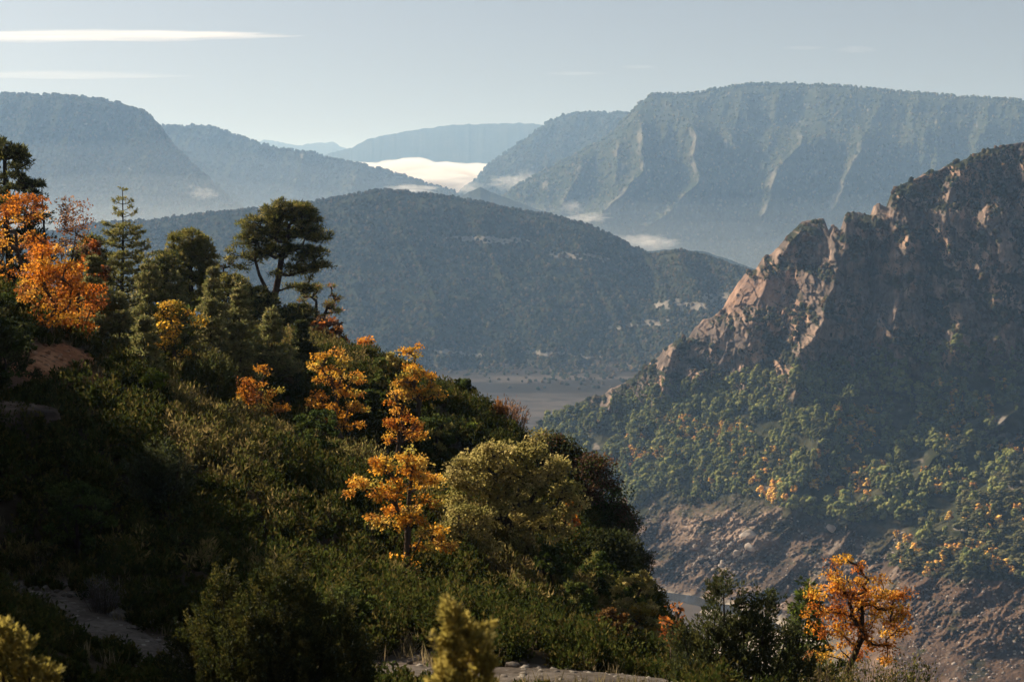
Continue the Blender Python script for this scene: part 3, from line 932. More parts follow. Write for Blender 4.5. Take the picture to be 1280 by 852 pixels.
def put_rock(me, x, y, z, s, rz, label, group, name='boulder', cat='rock', tilt=0):
    o = bpy.data.objects.new(name, me)
    COL.objects.link(o)
    o.location = (x, y, z)
    o.scale = (s, s, s)
    o.rotation_euler = (tilt, tilt * .5, rz)
    tag(o, label, cat, group)
    return o


# the outcrop under the overhanging bush
def outcrop_mesh(name, size, seed):
    V, Fc = subdiv(*ICO3)
    q = V / (np.abs(V).max(axis=1, keepdims=True) ** .75)
    r = 1 + .13 * cells3(q * 2.1 + seed, seed) + .05 * cells3(q * 5.3 + seed, seed + 9) + .03 * fbm(q[:, 0] * 9, q[:, 1] * 9, q[:, 2] * 9, 3, seed)
    q = q * r[:, None] * np.array(size)
    c = lerpc((.07, .055, .045), (.20, .15, .115), sstep(-.5, .5, fbm(q[:, 0] * 3, q[:, 1] * 3, q[:, 2] * 5, 4, seed)))
    return mk(name, q, Fc, M_ROCK, c)


def cells3(q, seed):
    """random height per three-dimensional cell"""
    f = np.floor(q).astype(np.int64)
    best = np.full(len(q), 1e9)
    val = np.zeros(len(q))
    for a in (-1, 0, 1):
        for b in (-1, 0, 1):
            for c in (-1, 0, 1):
                i, j, k = f[:, 0] + a, f[:, 1] + b, f[:, 2] + c
                p = np.stack([i + .5 + .45 * _h(i, j, k, seed), j + .5 + .45 * _h(i, j, k, seed + 1), k + .5 + .45 * _h(i, j, k, seed + 2)], -1)
                d2 = ((q - p) ** 2).sum(1)
                m = d2 < best
                best = np.where(m, d2, best)
                val = np.where(m, _h(i, j, k, seed + 3), val)
    return val


b = P(26, 455, 44.3)
oc = outcrop_mesh('rock_outcrop', (.85, .6, .5), 5)
oc.location = (float(b[0]), 44.3, float(gz(b[:1], b[1:2])[0]) + .12)
oc.rotation_euler = (.05, .12, .4)
tag(oc, 'dark jointed rock outcrop at the left edge beside the red dirt path', 'rock')
lp = [(150, 746, 34.0, .42, 'palest flat stone beside the lower gravel path'), (165, 752, 33.2, .26, None), (205, 741, 33.6, .55, None), (192, 744, 34.2, .3, None), (145, 766, 32.4, .36, 'flat stone at the inner bend of the lower gravel path'),
      (60, 728, 36, .3, None), (48, 735, 35.6, .22, None), (85, 731, 35.4, .26, None), (20, 722, 36.8, .3, None), (215, 742, 33.2, .4, None), (5, 727, 36.5, .25, None), (110, 741, 34.6, .2, None)]
for i, (px, py, d, s, lab) in enumerate(lp):
    x = float(P(px, py, d)[0])
    z = float(gz(np.array([x]), np.array([float(d)]))[0])
    s *= .62
    put_rock(rocks[i % 5], x, d, z + s * .15, s, i * 1.3, lab or 'pale stone on the verge of the lower left gravel path', 'stones by the gravel path', tilt=.15)
for i in range(34):
    q, hw = PATHS[0]
    j = rng.integers(0, len(q))
    side = 1 if rng.uniform() < .7 else -1
    nr = frames(q)[j]
    p = q[j] - nr * side * (hw + rng.uniform(-.1, .7)) if False else q[j] + nr * side * (hw + rng.uniform(-.1, .7))
    s = rng.uniform(.06, .2)
    z = float(gz(np.array([p[0]]), np.array([p[1]]))[0])
    put_rock(rocks[i % 5], p[0], p[1], z + s * .2, s, i * 1.7, 'small pale stone along the edge of the gravel path', 'small stones by the gravel path', 'stone', 'stone', .2)

# ------------------------------------------------------------------ distant land
def blobs(pos, r, cols, rng, lvl=(ICO_V, ICO_F), sq=(1, 1, 1.15), rough=.3):
    V, Fc = lvl
    n = len(pos)
    k = len(V)
    s = r[:, None, None] * (1 + rough * rng.uniform(-1, 1, (n, k, 1)))
    a = rng.uniform(0, 6.28, n)
    ca, sa = np.cos(a), np.sin(a)
    X = V[None, :, 0] * ca[:, None] - V[None, :, 1] * sa[:, None]
    Y = V[None, :, 0] * sa[:, None] + V[None, :, 1] * ca[:, None]
    B = np.stack([X * sq[0], Y * sq[1], np.broadcast_to(V[None, :, 2] * sq[2], X.shape)], -1) * s + pos[:, None, :]
    Fa = Fc[None] + (np.arange(n) * k)[:, None, None]
    return B.reshape(-1, 3), Fa.reshape(-1, 3), np.repeat(cols, k, 0)


gq, ghw = PATHS[1]
gj = rng.integers(0, len(gq), 160)
gp = gq[gj] + frames(gq)[gj] * (rng.normal(size=(160, 1)) * .45)
B = blobs(np.stack([gp[:, 0], gp[:, 1], gz0(gp[:, 0], gp[:, 1]) + .03], 1), rng.uniform(.02, .09, 160), palette(rng, [(.26, .14, .08), (.36, .22, .14), (.18, .09, .05)], 160, .25), rng, sq=(1.2, 1, .7))
tag(mk('gravel', B[0], B[1], M_ROCK, B[2]), kind='stuff')
gq, ghw = PATHS[0]
gj = rng.integers(0, len(gq), 2600)
gp = gq[gj] + frames(gq)[gj] * (rng.normal(size=(2600, 1)) * .75)
gr = rng.uniform(.012, .07, 2600) ** 1.0
gzz = gz0(gp[:, 0], gp[:, 1]) + .02
B = blobs(np.stack([gp[:, 0], gp[:, 1], gzz], 1), gr, palette(rng, [(.20, .175, .15), (.13, .11, .09), (.28, .25, .21)], 2600, .25), rng, sq=(1.2, 1, .7))
tag(mk('gravel', B[0], B[1], M_ROCK, B[2]), kind='stuff')


def back_rows(top, dists, drops):
    return np.stack([top + np.array([0, a, -b]) for a, b in zip(dists, drops)][::-1], 0)


class Land:
    pass


def dsurf(name, ridge, foot, nx, ny, relief, colf, mat, prof=.85, back=400.0, kind='structure', fade=.05):
    """a mountain flank between a ridge line and a foot line (photo position, distance), with a real back side"""
    ridge, foot = np.array(ridge, float), np.array(foot, float)
    px = np.linspace(ridge[0, 0], ridge[-1, 0], nx)
    rp, rd = np.interp(px, ridge[:, 0], ridge[:, 1]), np.interp(px, ridge[:, 0], ridge[:, 2])
    fp, fd = np.interp(px, foot[:, 0], foot[:, 1]), np.interp(px, foot[:, 0], foot[:, 2])
    rp = rp + 1.1 * vn(px / 9, 1.5, 0, len(name)) + .7 * vn(px / 3.1, 7.5, 0, 3)
    v = np.linspace(0, 1, ny)[:, None]
    PY = rp + (fp - rp) * v
    D = rd + (fd - rd) * v ** prof
    PX = np.broadcast_to(px, PY.shape)
    Rl, aux = relief(PX, PY, v)
    D = D + Rl * sstep(0, fade, v)
    V = P(PX, PY, D)
    A = np.concatenate([back_rows(V[0], (back * .05, back * .3, back, back * 2), (back * .0, back * .1, back * .5, back * 1.3)), V], 0)
    C = colf(PX, PY, v, aux)
    CA = np.concatenate([np.repeat(C[:1], 4, 0), C], 0)
    o = mk(name, A, grid_faces(*A.shape[:2]), mat, CA, smooth=True)
    tag(o, kind=kind)
    L = Land()
    L.V, L.PX, L.PY, L.v, L.C, L.aux, L.o = V, PX, PY, v, C, aux, o
    return L


def scatter(L, n, rng, dens=None):
    m, k = L.PX.shape
    i = rng.integers(0, m, n)
    j = rng.integers(0, k, n)
    if dens is not None:
        w = dens[i, j]
        kp = rng.uniform(0, 1, n) < w
        i, j = i[kp], j[kp]
    return L.V[i, j], i, j


FOREST_FAR = [(.028, .035, .016), (.038, .042, .018), (.024, .03, .014), (.05, .046, .022), (.06, .048, .025)]


def far_forest(L, n, r, rng, name='forest', cols=FOREST_FAR, dens=None, ridge_n=0, lvl=(ICO_V, ICO_F), jit=.25):
    pos, i, j = scatter(L, n, rng, dens)
    if ridge_n:
        jj = rng.integers(0, L.PX.shape[1], ridge_n)
        pos = np.concatenate([pos, L.V[rng.integers(0, 3, ridge_n), jj]])
    rr = r * rng.uniform(.55, 1.35, len(pos))
    pos = pos + np.stack([0 * rr, 0 * rr, rr * .5], 1)
    B = blobs(pos, rr, palette(rng, cols, len(pos), jit), rng, lvl)
    o = mk(name, B[0], B[1], M_FAR, B[2], smooth=False)
    tag(o, kind='stuff')
    return o


rng = np.random.default_rng(5)
VEG = np.array((.028, .033, .017))
VEG2 = np.array((.045, .046, .024))
PALE = np.array((.27, .24, .20))


def rib(PX, PY, pts, w):
    """crest height 0..1 of a buttress that follows a line down the flank"""
    pts = np.array(pts, float)
    c = np.interp(PY, pts[:, 1], pts[:, 0])
    a = sstep(pts[0, 1] - 12, pts[0, 1] + 12, PY) * sstep(pts[-1, 1] + 25, pts[-1, 1] - 12, PY)
    return a * np.exp(-np.abs(PX - c) / w), PX - c


# farthest plateau and ranges
def r_far(sc1, amp, seed):
    def f(PX, PY, v):
        a = ridged(PX / sc1, PY / (sc1 * 2.6), 0, 5, seed)
        return -amp * a, a
    return f


def c_far(PX, PY, v, aux):
    n = fbm(PX / 14, PY / 9, 0, 4, 6)
    return lerpc(VEG, VEG2, sstep(-.4, .5, n))


far = [dsurf('mountain', [(300, 182, 15500), (330, 174.5, 15500), (360, 180, 15500), (378, 182, 15500), (384, 179, 15500), (418, 178, 15500), (424, 183, 15500), (470, 196, 15500)], [(300, 225, 14000), (470, 225, 14000)], 200, 60, r_far(30, 150, 1), c_far, M_MOUNT),
       dsurf('mountain', [(360, 205, 11500), (420, 190, 11500), (440, 184, 11500), (460, 174, 11500), (500, 165, 11500), (550, 158, 11500), (600, 154.5, 11500), (660, 154, 11500), (720, 160, 11500), (800, 190, 11500)], [(360, 236, 10300), (800, 236, 10300)], 420, 100, r_far(60, 60, 2), c_far, M_MOUNT)]


# left ranges
def r_left(PX, PY, v):
    a = ridged((PX + PY * .35) / 70, PY / 150, 0, 5, 12)
    b = fbm(PX / 16, PY / 16, 0, 4, 13)
    return -190 * a - 28 * b, a


def c_left(PX, PY, v, aux):
    n = fbm(PX / 9, PY / 7, 0, 4, 16)
    c = lerpc(VEG, VEG2, sstep(-.4, .5, n))
    return lerpc(c, np.broadcast_to(PALE, c.shape), sstep(.62, .85, n + .25 * aux) * .6)


lB = dsurf('mountain', [(120, 172, 6600), (200, 158, 6600), (250, 157, 6500), (280, 163, 6500), (320, 178, 6400), (350, 187, 6400), (390, 190, 6300), (404, 197, 6250), (440, 203, 6200), (480, 212, 6100), (520, 225, 6000), (560, 238, 5900), (600, 252, 5800), (640, 270, 5700)],
           [(120, 300, 5700), (640, 300, 5400)], 460, 170, r_left, c_left, M_MOUNT)
lA = dsurf('mountain', [(-140, 128, 5200), (-60, 120, 5200), (0, 118.5, 5150), (60, 118, 5100), (110, 122, 5050), (150, 130, 5000), (180, 139, 4950), (198, 155, 4920), (215, 180, 4900), (240, 205, 4850), (265, 228, 4800), (290, 250, 4750), (312, 266, 4700), (345, 292, 4650)],
           [(-140, 310, 4350), (345, 310, 4300)], 480, 220, r_left, c_left, M_MOUNT)
far_forest(lA, 6500, 4.2, rng, ridge_n=500)
far_forest(lB, 5000, 5.0, rng, ridge_n=400)

# right ranges
RIBS = [([(797, 140), (806, 180), (800, 212), (772, 252), (750, 275)], 20, 210), ([(858, 150), (868, 172), (865, 200), (868, 228), (842, 262), (815, 282)], 24, 260),
        ([(775, 175), (768, 205), (764, 235)], 14, 110), ([(1000, 165), (996, 180), (975, 212), (958, 265), (950, 280)], 26, 220), ([(1082, 165), (1072, 195), (1055, 240), (1040, 270)], 24, 180),
        ([(905, 160), (912, 178), (918, 200)], 14, 90), ([(730, 190), (720, 225), (700, 260)], 20, 120)]
RIBS2 = [([(1150, 150), (1160, 190), (1150, 240)], 22, 110), ([(1230, 150), (1220, 200), (1210, 240)], 26, 110), ([(930, 130), (950, 180), (930, 240)], 26, 120), ([(1030, 150), (1020, 220)], 22, 100), ([(830, 150), (832, 220), (815, 260)], 18, 110)]


def r_right(PX, PY, v):
    a = ridged((PX + PY * .2) / 90, PY / 260, 0, 5, 22)
    b = fbm(PX / 14, PY / 14, 0, 4, 23)
    rl = -150 * a - 26 * b
    cr = np.zeros_like(PX)
    for pts, w, amp in RIBS:
        wig = 9 * fbm(PY / 26, w, 0, 3, int(amp))
        h, dx = rib(PX + wig, PY, pts, w)
        rl = rl - 1.35 * amp * h
        cr = np.maximum(cr, h * sstep(9, 1, np.abs(dx + 3)) * (.55 + .75 * fbm(PX / 7, PY / 13, 0, 4, 27)))  # pale streak along each crest: sunlit edge put into the colour
    for pts, w, amp in RIBS2:
        h, dx = rib(PX + 9 * fbm(PY / 26, w, 0, 3, int(amp) + int(w)), PY, pts, w)
        rl = rl - amp * h
    return rl, cr


def c_right(PX, PY, v, aux):
    n = fbm(PX / 8, PY / 8, 0, 4, 26)
    c = lerpc(VEG * 1.45, VEG2 * 1.45, sstep(-.4, .5, n))
    rock = .5 * sstep(.3, .75, aux + .3 * n) * sstep(0.02, .2, v)  # rib crests paled to look sunlit
    rock = np.maximum(rock, .55 * sstep(.5, .75, fbm(PX / 10, PY / 26, 0, 4, 29)))
    return lerpc(c, np.broadcast_to(PALE, c.shape), rock)


rC1 = dsurf('mountain', [(555, 262, 7300), (575, 240, 7300), (590, 228, 7250), (612, 204, 7200), (640, 186, 7200), (668, 165, 7200), (690, 150, 7200), (718, 141, 7200), (750, 141.5, 7200), (785, 141, 7200), (860, 160, 7200)],
            [(555, 290, 6300), (860, 290, 6300)], 330, 170, r_left, c_left, M_MOUNT)
rC2 = dsurf('mountain', [(560, 300, 5300), (600, 268, 5400), (640, 236, 5500), (690, 208, 5600), (730, 188, 5700), (760, 170, 5750), (784, 146, 5800), (800, 128, 5800), (815, 118, 5800), (868, 117, 5800), (900, 110, 5850), (940, 105, 5900), (1000, 105, 5900), (1060, 108, 5850), (1130, 115, 5800), (1200, 121, 5700), (1280, 125, 5600), (1420, 136, 5500)],
            [(560, 345, 4900), (800, 350, 4900), (1420, 350, 4700)], 860, 330, r_right, c_right, M_MOUNT)
far_forest(rC2, 10000, 4.3, rng, ridge_n=900, dens=1 - sstep(.1, .16, rC2.C[..., 0]), cols=[(.06, .07, .03), (.08, .085, .036), (.05, .06, .028), (.12, .10, .05)])
far_forest(rC1, 4500, 5.2, rng, ridge_n=300)
knoll = dsurf('hill', [(550, 262, 4800), (575, 246, 4800), (592, 237, 4800), (600, 233, 4800), (612, 239, 4800), (640, 250, 4750), (690, 268, 4700), (740, 285, 4600)], [(550, 300, 4500), (740, 300, 4400)], 200, 50, r_far(30, 40, 4), c_far, M_MOUNT, back=150)
low = dsurf('hill', [(780, 318, 4100), (830, 312, 4100), (880, 314, 4100), (910, 324, 4050), (945, 336, 4000), (1000, 352, 3950), (1100, 372, 3900)], [(780, 380, 3700), (1100, 385, 3600)], 200, 50, r_far(30, 40, 9), c_far, M_MOUNT, back=150)


# middle hill
def r_mid(PX, PY, v):
    a = ridged((PX - PY * .5) / 80, PY / 170, 0, 5, 42)
    b = fbm(PX / 22, PY / 14, 0, 4, 43)
    return -70 * a - 16 * b, b


def c_mid(PX, PY, v, aux):
    n = fbm(PX / 10, PY / 7, 0, 4, 46)
    c = lerpc(VEG, VEG2, sstep(-.4, .5, n))
    # limestone bands that break the woods
    bd = .0
    for (cx, cy, rx, ry, sl) in ((665, 458, 60, 5, .05), (740, 462, 50, 8, .1), (690, 442, 70, 4, .08), (850, 380, 60, 9, .0), (800, 405, 60, 5, -.1), (720, 320, 60, 5, .1), (620, 300, 60, 5, .05), (900, 372, 40, 8, 0), (560, 440, 60, 4, .1)):
        q = ((PX - cx) / rx) ** 2 + ((PY - cy - sl * (PX - cx)) / ry) ** 2
        bd = np.maximum(bd, np.exp(-q))
    rock = sstep(.26, .5, bd * (.55 + .8 * fbm(PX / 6, PY / 4, 0, 3, 47)))
    c = lerpc(c, np.broadcast_to(PALE * .95, c.shape), rock)
    flat = sstep(.86, .92, np.broadcast_to(v, PX.shape) + .05 * n)
    st_ = lerpc((.06, .048, .038), (.14, .115, .092), sstep(-.5, .5, fbm(PX / 60, PY / 1.8, 0, 3, 48)))
    return lerpc(c, st_, flat)


mid = dsurf('hill', [(-120, 300, 2900), (60, 290, 2850), (120, 279, 2850), (190, 276, 2830), (250, 268, 2800), (300, 263, 2800), (350, 258, 2780), (400, 252, 2760), (440, 243, 2740), (480, 238, 2730), (520, 242, 2730), (560, 247, 2730), (600, 252, 2720), (640, 262, 2720), (690, 270, 2710), (730, 280, 2700), (760, 292, 2700), (795, 310, 2680), (815, 319, 2660), (832, 317, 2600), (852, 314, 2560), (880, 320, 2540), (920, 334, 2520), (960, 346, 2500), (1060, 385, 2450)],
            [(-120, 490, 2150), (480, 484, 2120), (640, 476, 2160), (740, 468, 2220), (900, 462, 2200), (1060, 470, 2100)], 900, 260, r_mid, c_mid, M_HILL, prof=1.1, back=260)
dn = 1 - .85 * sstep(.10, .2, mid.C[..., 0])
far_forest(mid, 20000, 2.5, rng, dens=dn, ridge_n=1300, lvl=(ICO_V, ICO_F), cols=FOREST_FAR + [(.085, .06, .03), (.08, .07, .035)])

# ground sheet and lake bed
gxs = np.concatenate([np.linspace(-9500, -700, 30)[:-1], np.linspace(-700, 1100, 360), np.linspace(1100, 9500, 30)[1:]])
gys = np.concatenate([np.linspace(-250, 700, 20)[:-1], np.linspace(700, 2400, 420), np.linspace(2400, 19500, 60)[1:]])
QX, QY = np.meshgrid(gxs, gys)
QZ = -236 + 5 * fbm(QX / 140, QY / 110, 0, 5, 61) - 3 * ridged(QX / 120, QY / 200, 0, 4, 63)
QZ = QZ + 19 * sstep(1800, 2230, QY + 60 * fbm(QX / 150, QY / 150, 0, 3, 64)) * sstep(-900, -500, QX) * sstep(900, 600, QX) * sstep(2700, 2500, QY)
strata = fbm(QX / 260 + .4 * fbm(QX / 60, QY / 60, 0, 3, 68), QY / 40, 0, 4, 66)
terr = vn(QZ * .55 + .3 * fbm(QX / 30, QY / 30, 0, 3, 65), QX / 400, 0, 62)
gc = lerpc((.05, .042, .034), (.12, .10, .082), sstep(-.5, .6, .45 * strata + .8 * terr))
gc = lerpc(gc, np.broadcast_to((.05, .042, .03), gc.shape), sstep(.2, .5, fbm(QX / 25, QY / 25, 0, 4, 67)) * .7)
tag(mk('ground', np.stack([QX, QY, QZ], -1), grid_faces(*QX.shape)[:, ::-1], M_GROUND, gc, smooth=True), kind='structure')

n_ = 5200
bx, by = rng.uniform(-320, 620, n_), rng.uniform(1880, 2420, n_)
kp = rng.uniform(0, 1, n_) < sstep(1960, 2230, by + 110 * fbm(bx / 70, by / 70, 0, 3, 57))
bx, by = bx[kp], by[kp]
ii = np.clip(np.searchsorted(gys, by), 0, len(gys) - 1)
jj = np.clip(np.searchsorted(gxs, bx), 0, len(gxs) - 1)
bp = np.stack([bx, by, QZ[ii, jj] + .8], 1)
B = blobs(bp, rng.uniform(1.0, 3.2, len(bx)), palette(rng, FOREST_FAR + [(.085, .06, .03)], len(bx), .3), rng)
tag(mk('shrubbery', B[0], B[1], M_FAR, B[2]), kind='stuff')

# ------------------------------------------------------------------ the rocky mountain on the right
KN = [  # px, then (row, distance) for ridge, cliff foot, wood foot, bank foot, bottom
    (560, (640, 1330), (645, 1325), (665, 1290), (720, 1120), (800, 940)),
    (640, (568, 1350), (580, 1330), (640, 1220), (705, 1110), (860, 800)),
    (690, (522, 1345), (545, 1325), (625, 1180), (702, 1085), (860, 800)),
    (780, (478, 1320), (525, 1295), (632, 1140), (716, 1062), (862, 800)),
    (850, (425, 1310), (505, 1270), (626, 1112), (728, 1038), (862, 795)),
    (925, (352, 1300), (500, 1240), (622, 1097), (741, 1000), (862, 800)),
    (1000, (288, 1290), (490, 1215), (642, 1050), (765, 940), (864, 805)),
    (1060, (270, 1285), (522, 1188), (656, 1020), (776, 915), (866, 785)),
    (1130, (240, 1288), (542, 1168), (668, 985), (788, 868), (872, 760)),
    (1200, (205, 1292), (550, 1158), (692, 942), (800, 822), (884, 720)),
    (1280, (179, 1300), (548, 1152), (702, 925), (802, 800), (900, 690)),
    (1420, (150, 1330), (535, 1140), (690, 890), (810, 770), (930, 660))]
RIDGE = [(560, 640), (640, 568), (690, 522), (700, 516), (720, 506), (745, 494), (752, 496), (765, 486), (780, 480), (790, 474), (800, 466), (815, 453), (822, 449), (830, 438), (840, 430), (853, 421), (858, 428), (868, 412), (880, 400), (890, 398), (905, 386), (912, 372), (925, 352), (935, 340), (946, 337), (955, 322), (965, 318), (975, 308), (986, 295), (996, 285), (1004, 277), (1012, 276), (1022, 274), (1030, 273), (1034, 284), (1037, 289), (1042, 281), (1046, 283), (1050, 289), (1056, 283), (1058, 268), (1066, 265), (1075, 266), (1083, 268), (1090, 270), (1094, 258), (1099, 254), (1105, 258), (1112, 260), (1115, 248), (1118, 236), (1126, 232), (1136, 228), (1150, 222), (1162, 214), (1175, 213), (1190, 204), (1205, 201), (1220, 193), (1240, 186), (1260, 181), (1280, 178), (1340, 165), (1420, 150)]
nx, ny = 860, 640
pxv = np.linspace(560, 1420, nx)
kx = np.array([k[0] for k in KN], float)
lev = np.array([[list(q) for q in k[1:]] for k in KN], float)
LP = np.stack([np.interp(pxv, kx, lev[:, i, 0]) for i in range(5)])
LD = np.stack([np.interp(pxv, kx, lev[:, i, 1]) for i in range(5)])
rg = np.array(RIDGE, float)
dR = np.interp(pxv, rg[:, 0], rg[:, 1]) + .8 * vn(pxv / 2.3, .5, 0, 7)
LP[0] = dR
LP[1] = np.maximum(LP[1], dR + 12)
rowv = np.linspace(0, 1, ny)
PY = LP[0] + (LP[4] - LP[0]) * rowv[:, None]
PX = np.broadcast_to(pxv, PY.shape).copy()
D = np.empty_like(PY)
for j in range(nx):
    D[:, j] = np.interp(PY[:, j], LP[:, j], LD[:, j])
for _ in range(10):
    D[1:-1] = (D[:-2] + 2 * D[1:-1] + D[2:]) / 4
L1 = np.broadcast_to(LP[1] - np.interp(pxv, [1000, 1060, 1130, 1200, 1420], [0, 50, 80, 94, 94]), PY.shape)
L2 = LP[2] + 16 * fbm(PX / 38, PY / 38, 0, 3, 69) + 5 * vn(PX / 7, PY / 7, 0, 68)
L3 = np.broadcast_to(LP[3], PY.shape)
wcl = sstep(25, -25, PY - L1)                       # in the cliffs
edge = PY - LP[0]
rel = np.zeros_like(PY)
wx = 10 * fbm(PX / 45, PY / 45, 0, 3, 70)


def blocks(x, y, seed):
    """piecewise planar cells: jointed rock"""
    ix, iy = np.floor(x).astype(np.int64), np.floor(y).astype(np.int64)
    best = np.full(x.shape, 1e9)
    val = np.zeros(x.shape)
    z0 = np.zeros_like(ix)
    for a in (-1, 0, 1):
        for b in (-1, 0, 1):
            cx = ix + a + .5 + .48 * _h(ix + a, iy + b, z0, seed)
            cy = iy + b + .5 + .48 * _h(ix + a, iy + b, z0, seed + 1)
            d2 = (x - cx) ** 2 + (y - cy) ** 2
            v = _h(ix + a, iy + b, z0, seed + 2) + .9 * (x - cx) * _h(ix + a, iy + b, z0, seed + 3) + .9 * (y - cy) * _h(ix + a, iy + b, z0, seed + 4)
            m = d2 < best
            best = np.where(m, d2, best)
            val = np.where(m, v, val)
    return val


# named buttresses and gullies
for pts, w, amp in (([(1064, 268), (1052, 330), (1030, 390), (1008, 440), (985, 500)], 22, 34), ([(1122, 238), (1135, 300), (1128, 360), (1120, 430)], 20, 22), ([(1000, 282), (965, 330), (945, 390), (925, 440)], 26, 16),
                    ([(1085, 300), (1092, 370), (1075, 440), (1060, 480)], 14, -26), ([(1180, 260), (1190, 330), (1200, 400), (1190, 450)], 26, 20), ([(1235, 260), (1240, 350), (1250, 430)], 26, 20),
                    ([(850, 425), (835, 470), (815, 520)], 14, 18), ([(1155, 270), (1160, 350), (1155, 430)], 12, -18), ([(905, 400), (885, 450), (870, 500)], 16, 12), ([(780, 480), (765, 510), (745, 540)], 10, 12)):
    h, _ = rib(PX + wx, PY, pts, w)
    rel -= 1.5 * amp * h
redwall = np.exp(-((PX - 950) / 48) ** 4 - ((PY - 362) / 26) ** 4)
tow = ridged((PX + 1.6 * wx) / 58 + .25 * PY / 58, PY / 90, 0, 3, 71)
w5 = 3 * fbm(PX / 9, PY / 9, 0, 3, 60)
rel += wcl * (1 - .55 * redwall) * (-15 * tow - 6 * fbm((PX + wx) / 20, (PY + wx) / 24, 0, 4, 72) - 3 * ridged((PX + wx) / 13, PY / 30, 0, 4, 78)
                                    + 8 * blocks((PX + wx + w5) / 24, (PY - PX * .25 + w5) / 34, 301) + 3.4 * blocks((PX + w5) / 9, (PY - PX * .2) / 13, 311) + 1.3 * blocks((PX + w5) / 4, PY / 5, 321))
wf = sstep(-25, 30, PY - L1) * sstep(10, -10, PY - L2)
rel += wf * (-16 * ridged((PX + PY * .6) / 75, (PY - PX * .3) / 60, 0, 4, 73))
wb = sstep(-10, 15, PY - L2)
dn_ = sstep(25, -5, PY - L3) * .8 + .2
for pts, w, amp in (([(1075, 480), (1045, 520), (1005, 600), (985, 640)], 34, 44), ([(1290, 512), (1215, 552), (1120, 612), (1062, 648)], 40, 30)):
    h, dx = rib(PX + wx, PY, pts, w)
    h, dx = rib(PX + 2.2 * wx, PY + .8 * wx, pts, w)
    rel -= amp * np.where(dx > 0, h ** 1.7, h ** .9) * (1 + .3 * wx / 10)
# banks: gullies running down to the left
rel += wb * dn_ * (-16 * ridged((PX * .55 + PY * .95) / 48 + .3 * fbm(PX / 40, PY / 40, 0, 3, 79), (PX - PY * .5) / 150, 0, 4, 74) - 4 * ridged((PX + PY + 2 * wx) / 17, (PX - PY) / 70, 0, 4, 75) - 2.2 * ridged((PX + PY + wx) / 6, (PX - PY) / 22, 0, 3, 76) - 1.2 * ridged(PX / 5, PY / 4, 0, 3, 83) + 1.6 * blocks(PX / 7, PY / 5, 331) + .8 * blocks(PX / 3, PY / 2.4, 341))
# little cliff at the wood's foot
h = np.exp(-((PX - 905) / 62) ** 4) * sstep(628, 646, PY + .12 * (PX - 905)) * sstep(705, 668, PY)
rel -= 22 * h
# nearer spur on the right
sp = np.interp(PX, [1090, 1105, 1150, 1200, 1240, 1280, 1420], [742, 702, 655, 620, 592, 562, 500])
spur = (PX > 1085) * sstep(0, 26, PY - sp) * sstep(330, 50, PY - sp) * sstep(1085, 1120, PX)
rel -= 60 * spur
D = D + rel * sstep(0, 10, edge)
V = P(PX, PY, D)
# surface kinds
du = np.gradient(V, axis=1)
dv = np.gradient(V, axis=0)
Nn = np.cross(dv, du)
Nn /= np.linalg.norm(Nn, axis=2, keepdims=True) + 1e-9
up = np.abs(Nn[..., 2])
n1 = fbm(PX / 16, PY / 13, 0, 4, 80)
n2 = fbm(PX / 7, PY / 16, 0, 4, 81)
n3 = fbm(PX / 38, PY / 30, 0, 3, 82)
rockc = lerpc((.15, .118, .098), (.33, .235, .178), sstep(-.3, .45, n2 + .5 * n3))
rockc = lerpc(rockc, np.broadcast_to((.42, .265, .18), rockc.shape), sstep(.1, .5, n3 + .4 * n2) * .7)
scr = lerpc((.035, .04, .022), (.06, .058, .032), sstep(-.4, .4, n1))
ledge = sstep(.16, .32, fbm((PX + wx) / 26, (PY - .3 * PX) / 17, 0, 4, 89) - .05 * sstep(1090, 1200, PX))
steep = (1 - ledge * (1 - .8 * redwall)) * sstep(.62, .48, up + .22 * n1 + .42 * n3 + .2 * sstep(1100, 1200, PX) * sstep(90, 20, edge) + .26 * sstep(900, 740, PX) - .24)
rockm = np.clip(wcl * np.maximum(steep, redwall * sstep(.75, .5, up)), 0, 1)
rockc = lerpc(rockc, np.broadcast_to((.36, .225, .16), rockc.shape), redwall * .6)
cc = lerpc(scr, rockc, rockm)
outc = sstep(.42, .62, fbm(PX / 24, PY / 16, 0, 4, 84)) * (1 - wcl) * (1 - wb)
cc = lerpc(cc, np.broadcast_to((.22, .19, .16), cc.shape), outc)
earth = lerpc((.06, .044, .033), (.19, .132, .092), sstep(-.4, .5, fbm(PX / 20, PY / 12, 0, 5, 85)))
earth = lerpc(earth, np.broadcast_to((.34, .28, .23), earth.shape), sstep(.3, .6, fbm((PX + PY + wx) / 9, (PX - PY) / 40, 0, 4, 86)) * .6)
earth = lerpc(earth, np.broadcast_to((.36, .26, .19), earth.shape), h * .8)
brown = sstep(1000, 1150, PX) * sstep(690, 730, PY)
earth = lerpc(earth, np.broadcast_to((.11, .068, .045), earth.shape), brown * .7)
brush = sstep(.05, .35, fbm(PX / 26, PY / 14, 0, 4, 88) - .5 * sstep(0, 60, PY - L2) + .25)
earth = lerpc(earth, scr, brush * .8)
yb_ = np.interp(PX, [1085, 1110, 1150, 1200, 1280, 1420], [700, 708, 716, 722, 726, 735]) + 6 * n1
cc = lerpc(cc, earth, np.maximum(wb * (1 - (spur > .2) * (PY < yb_)), sstep(0, 6, PY - yb_) * sstep(1085, 1110, PX)))
sand = sstep(6, 22, PY - L3 + 6 * n1) * sstep(1080, 1000, PX)
cc = lerpc(cc, np.broadcast_to((.42, .36, .28), cc.shape), sand)
A = np.concatenate([back_rows(V[0], (6, 40, 160, 420), (0, 22, 120, 330)), V], 0)
CA = np.concatenate([np.repeat(cc[:1], 4, 0), cc], 0)
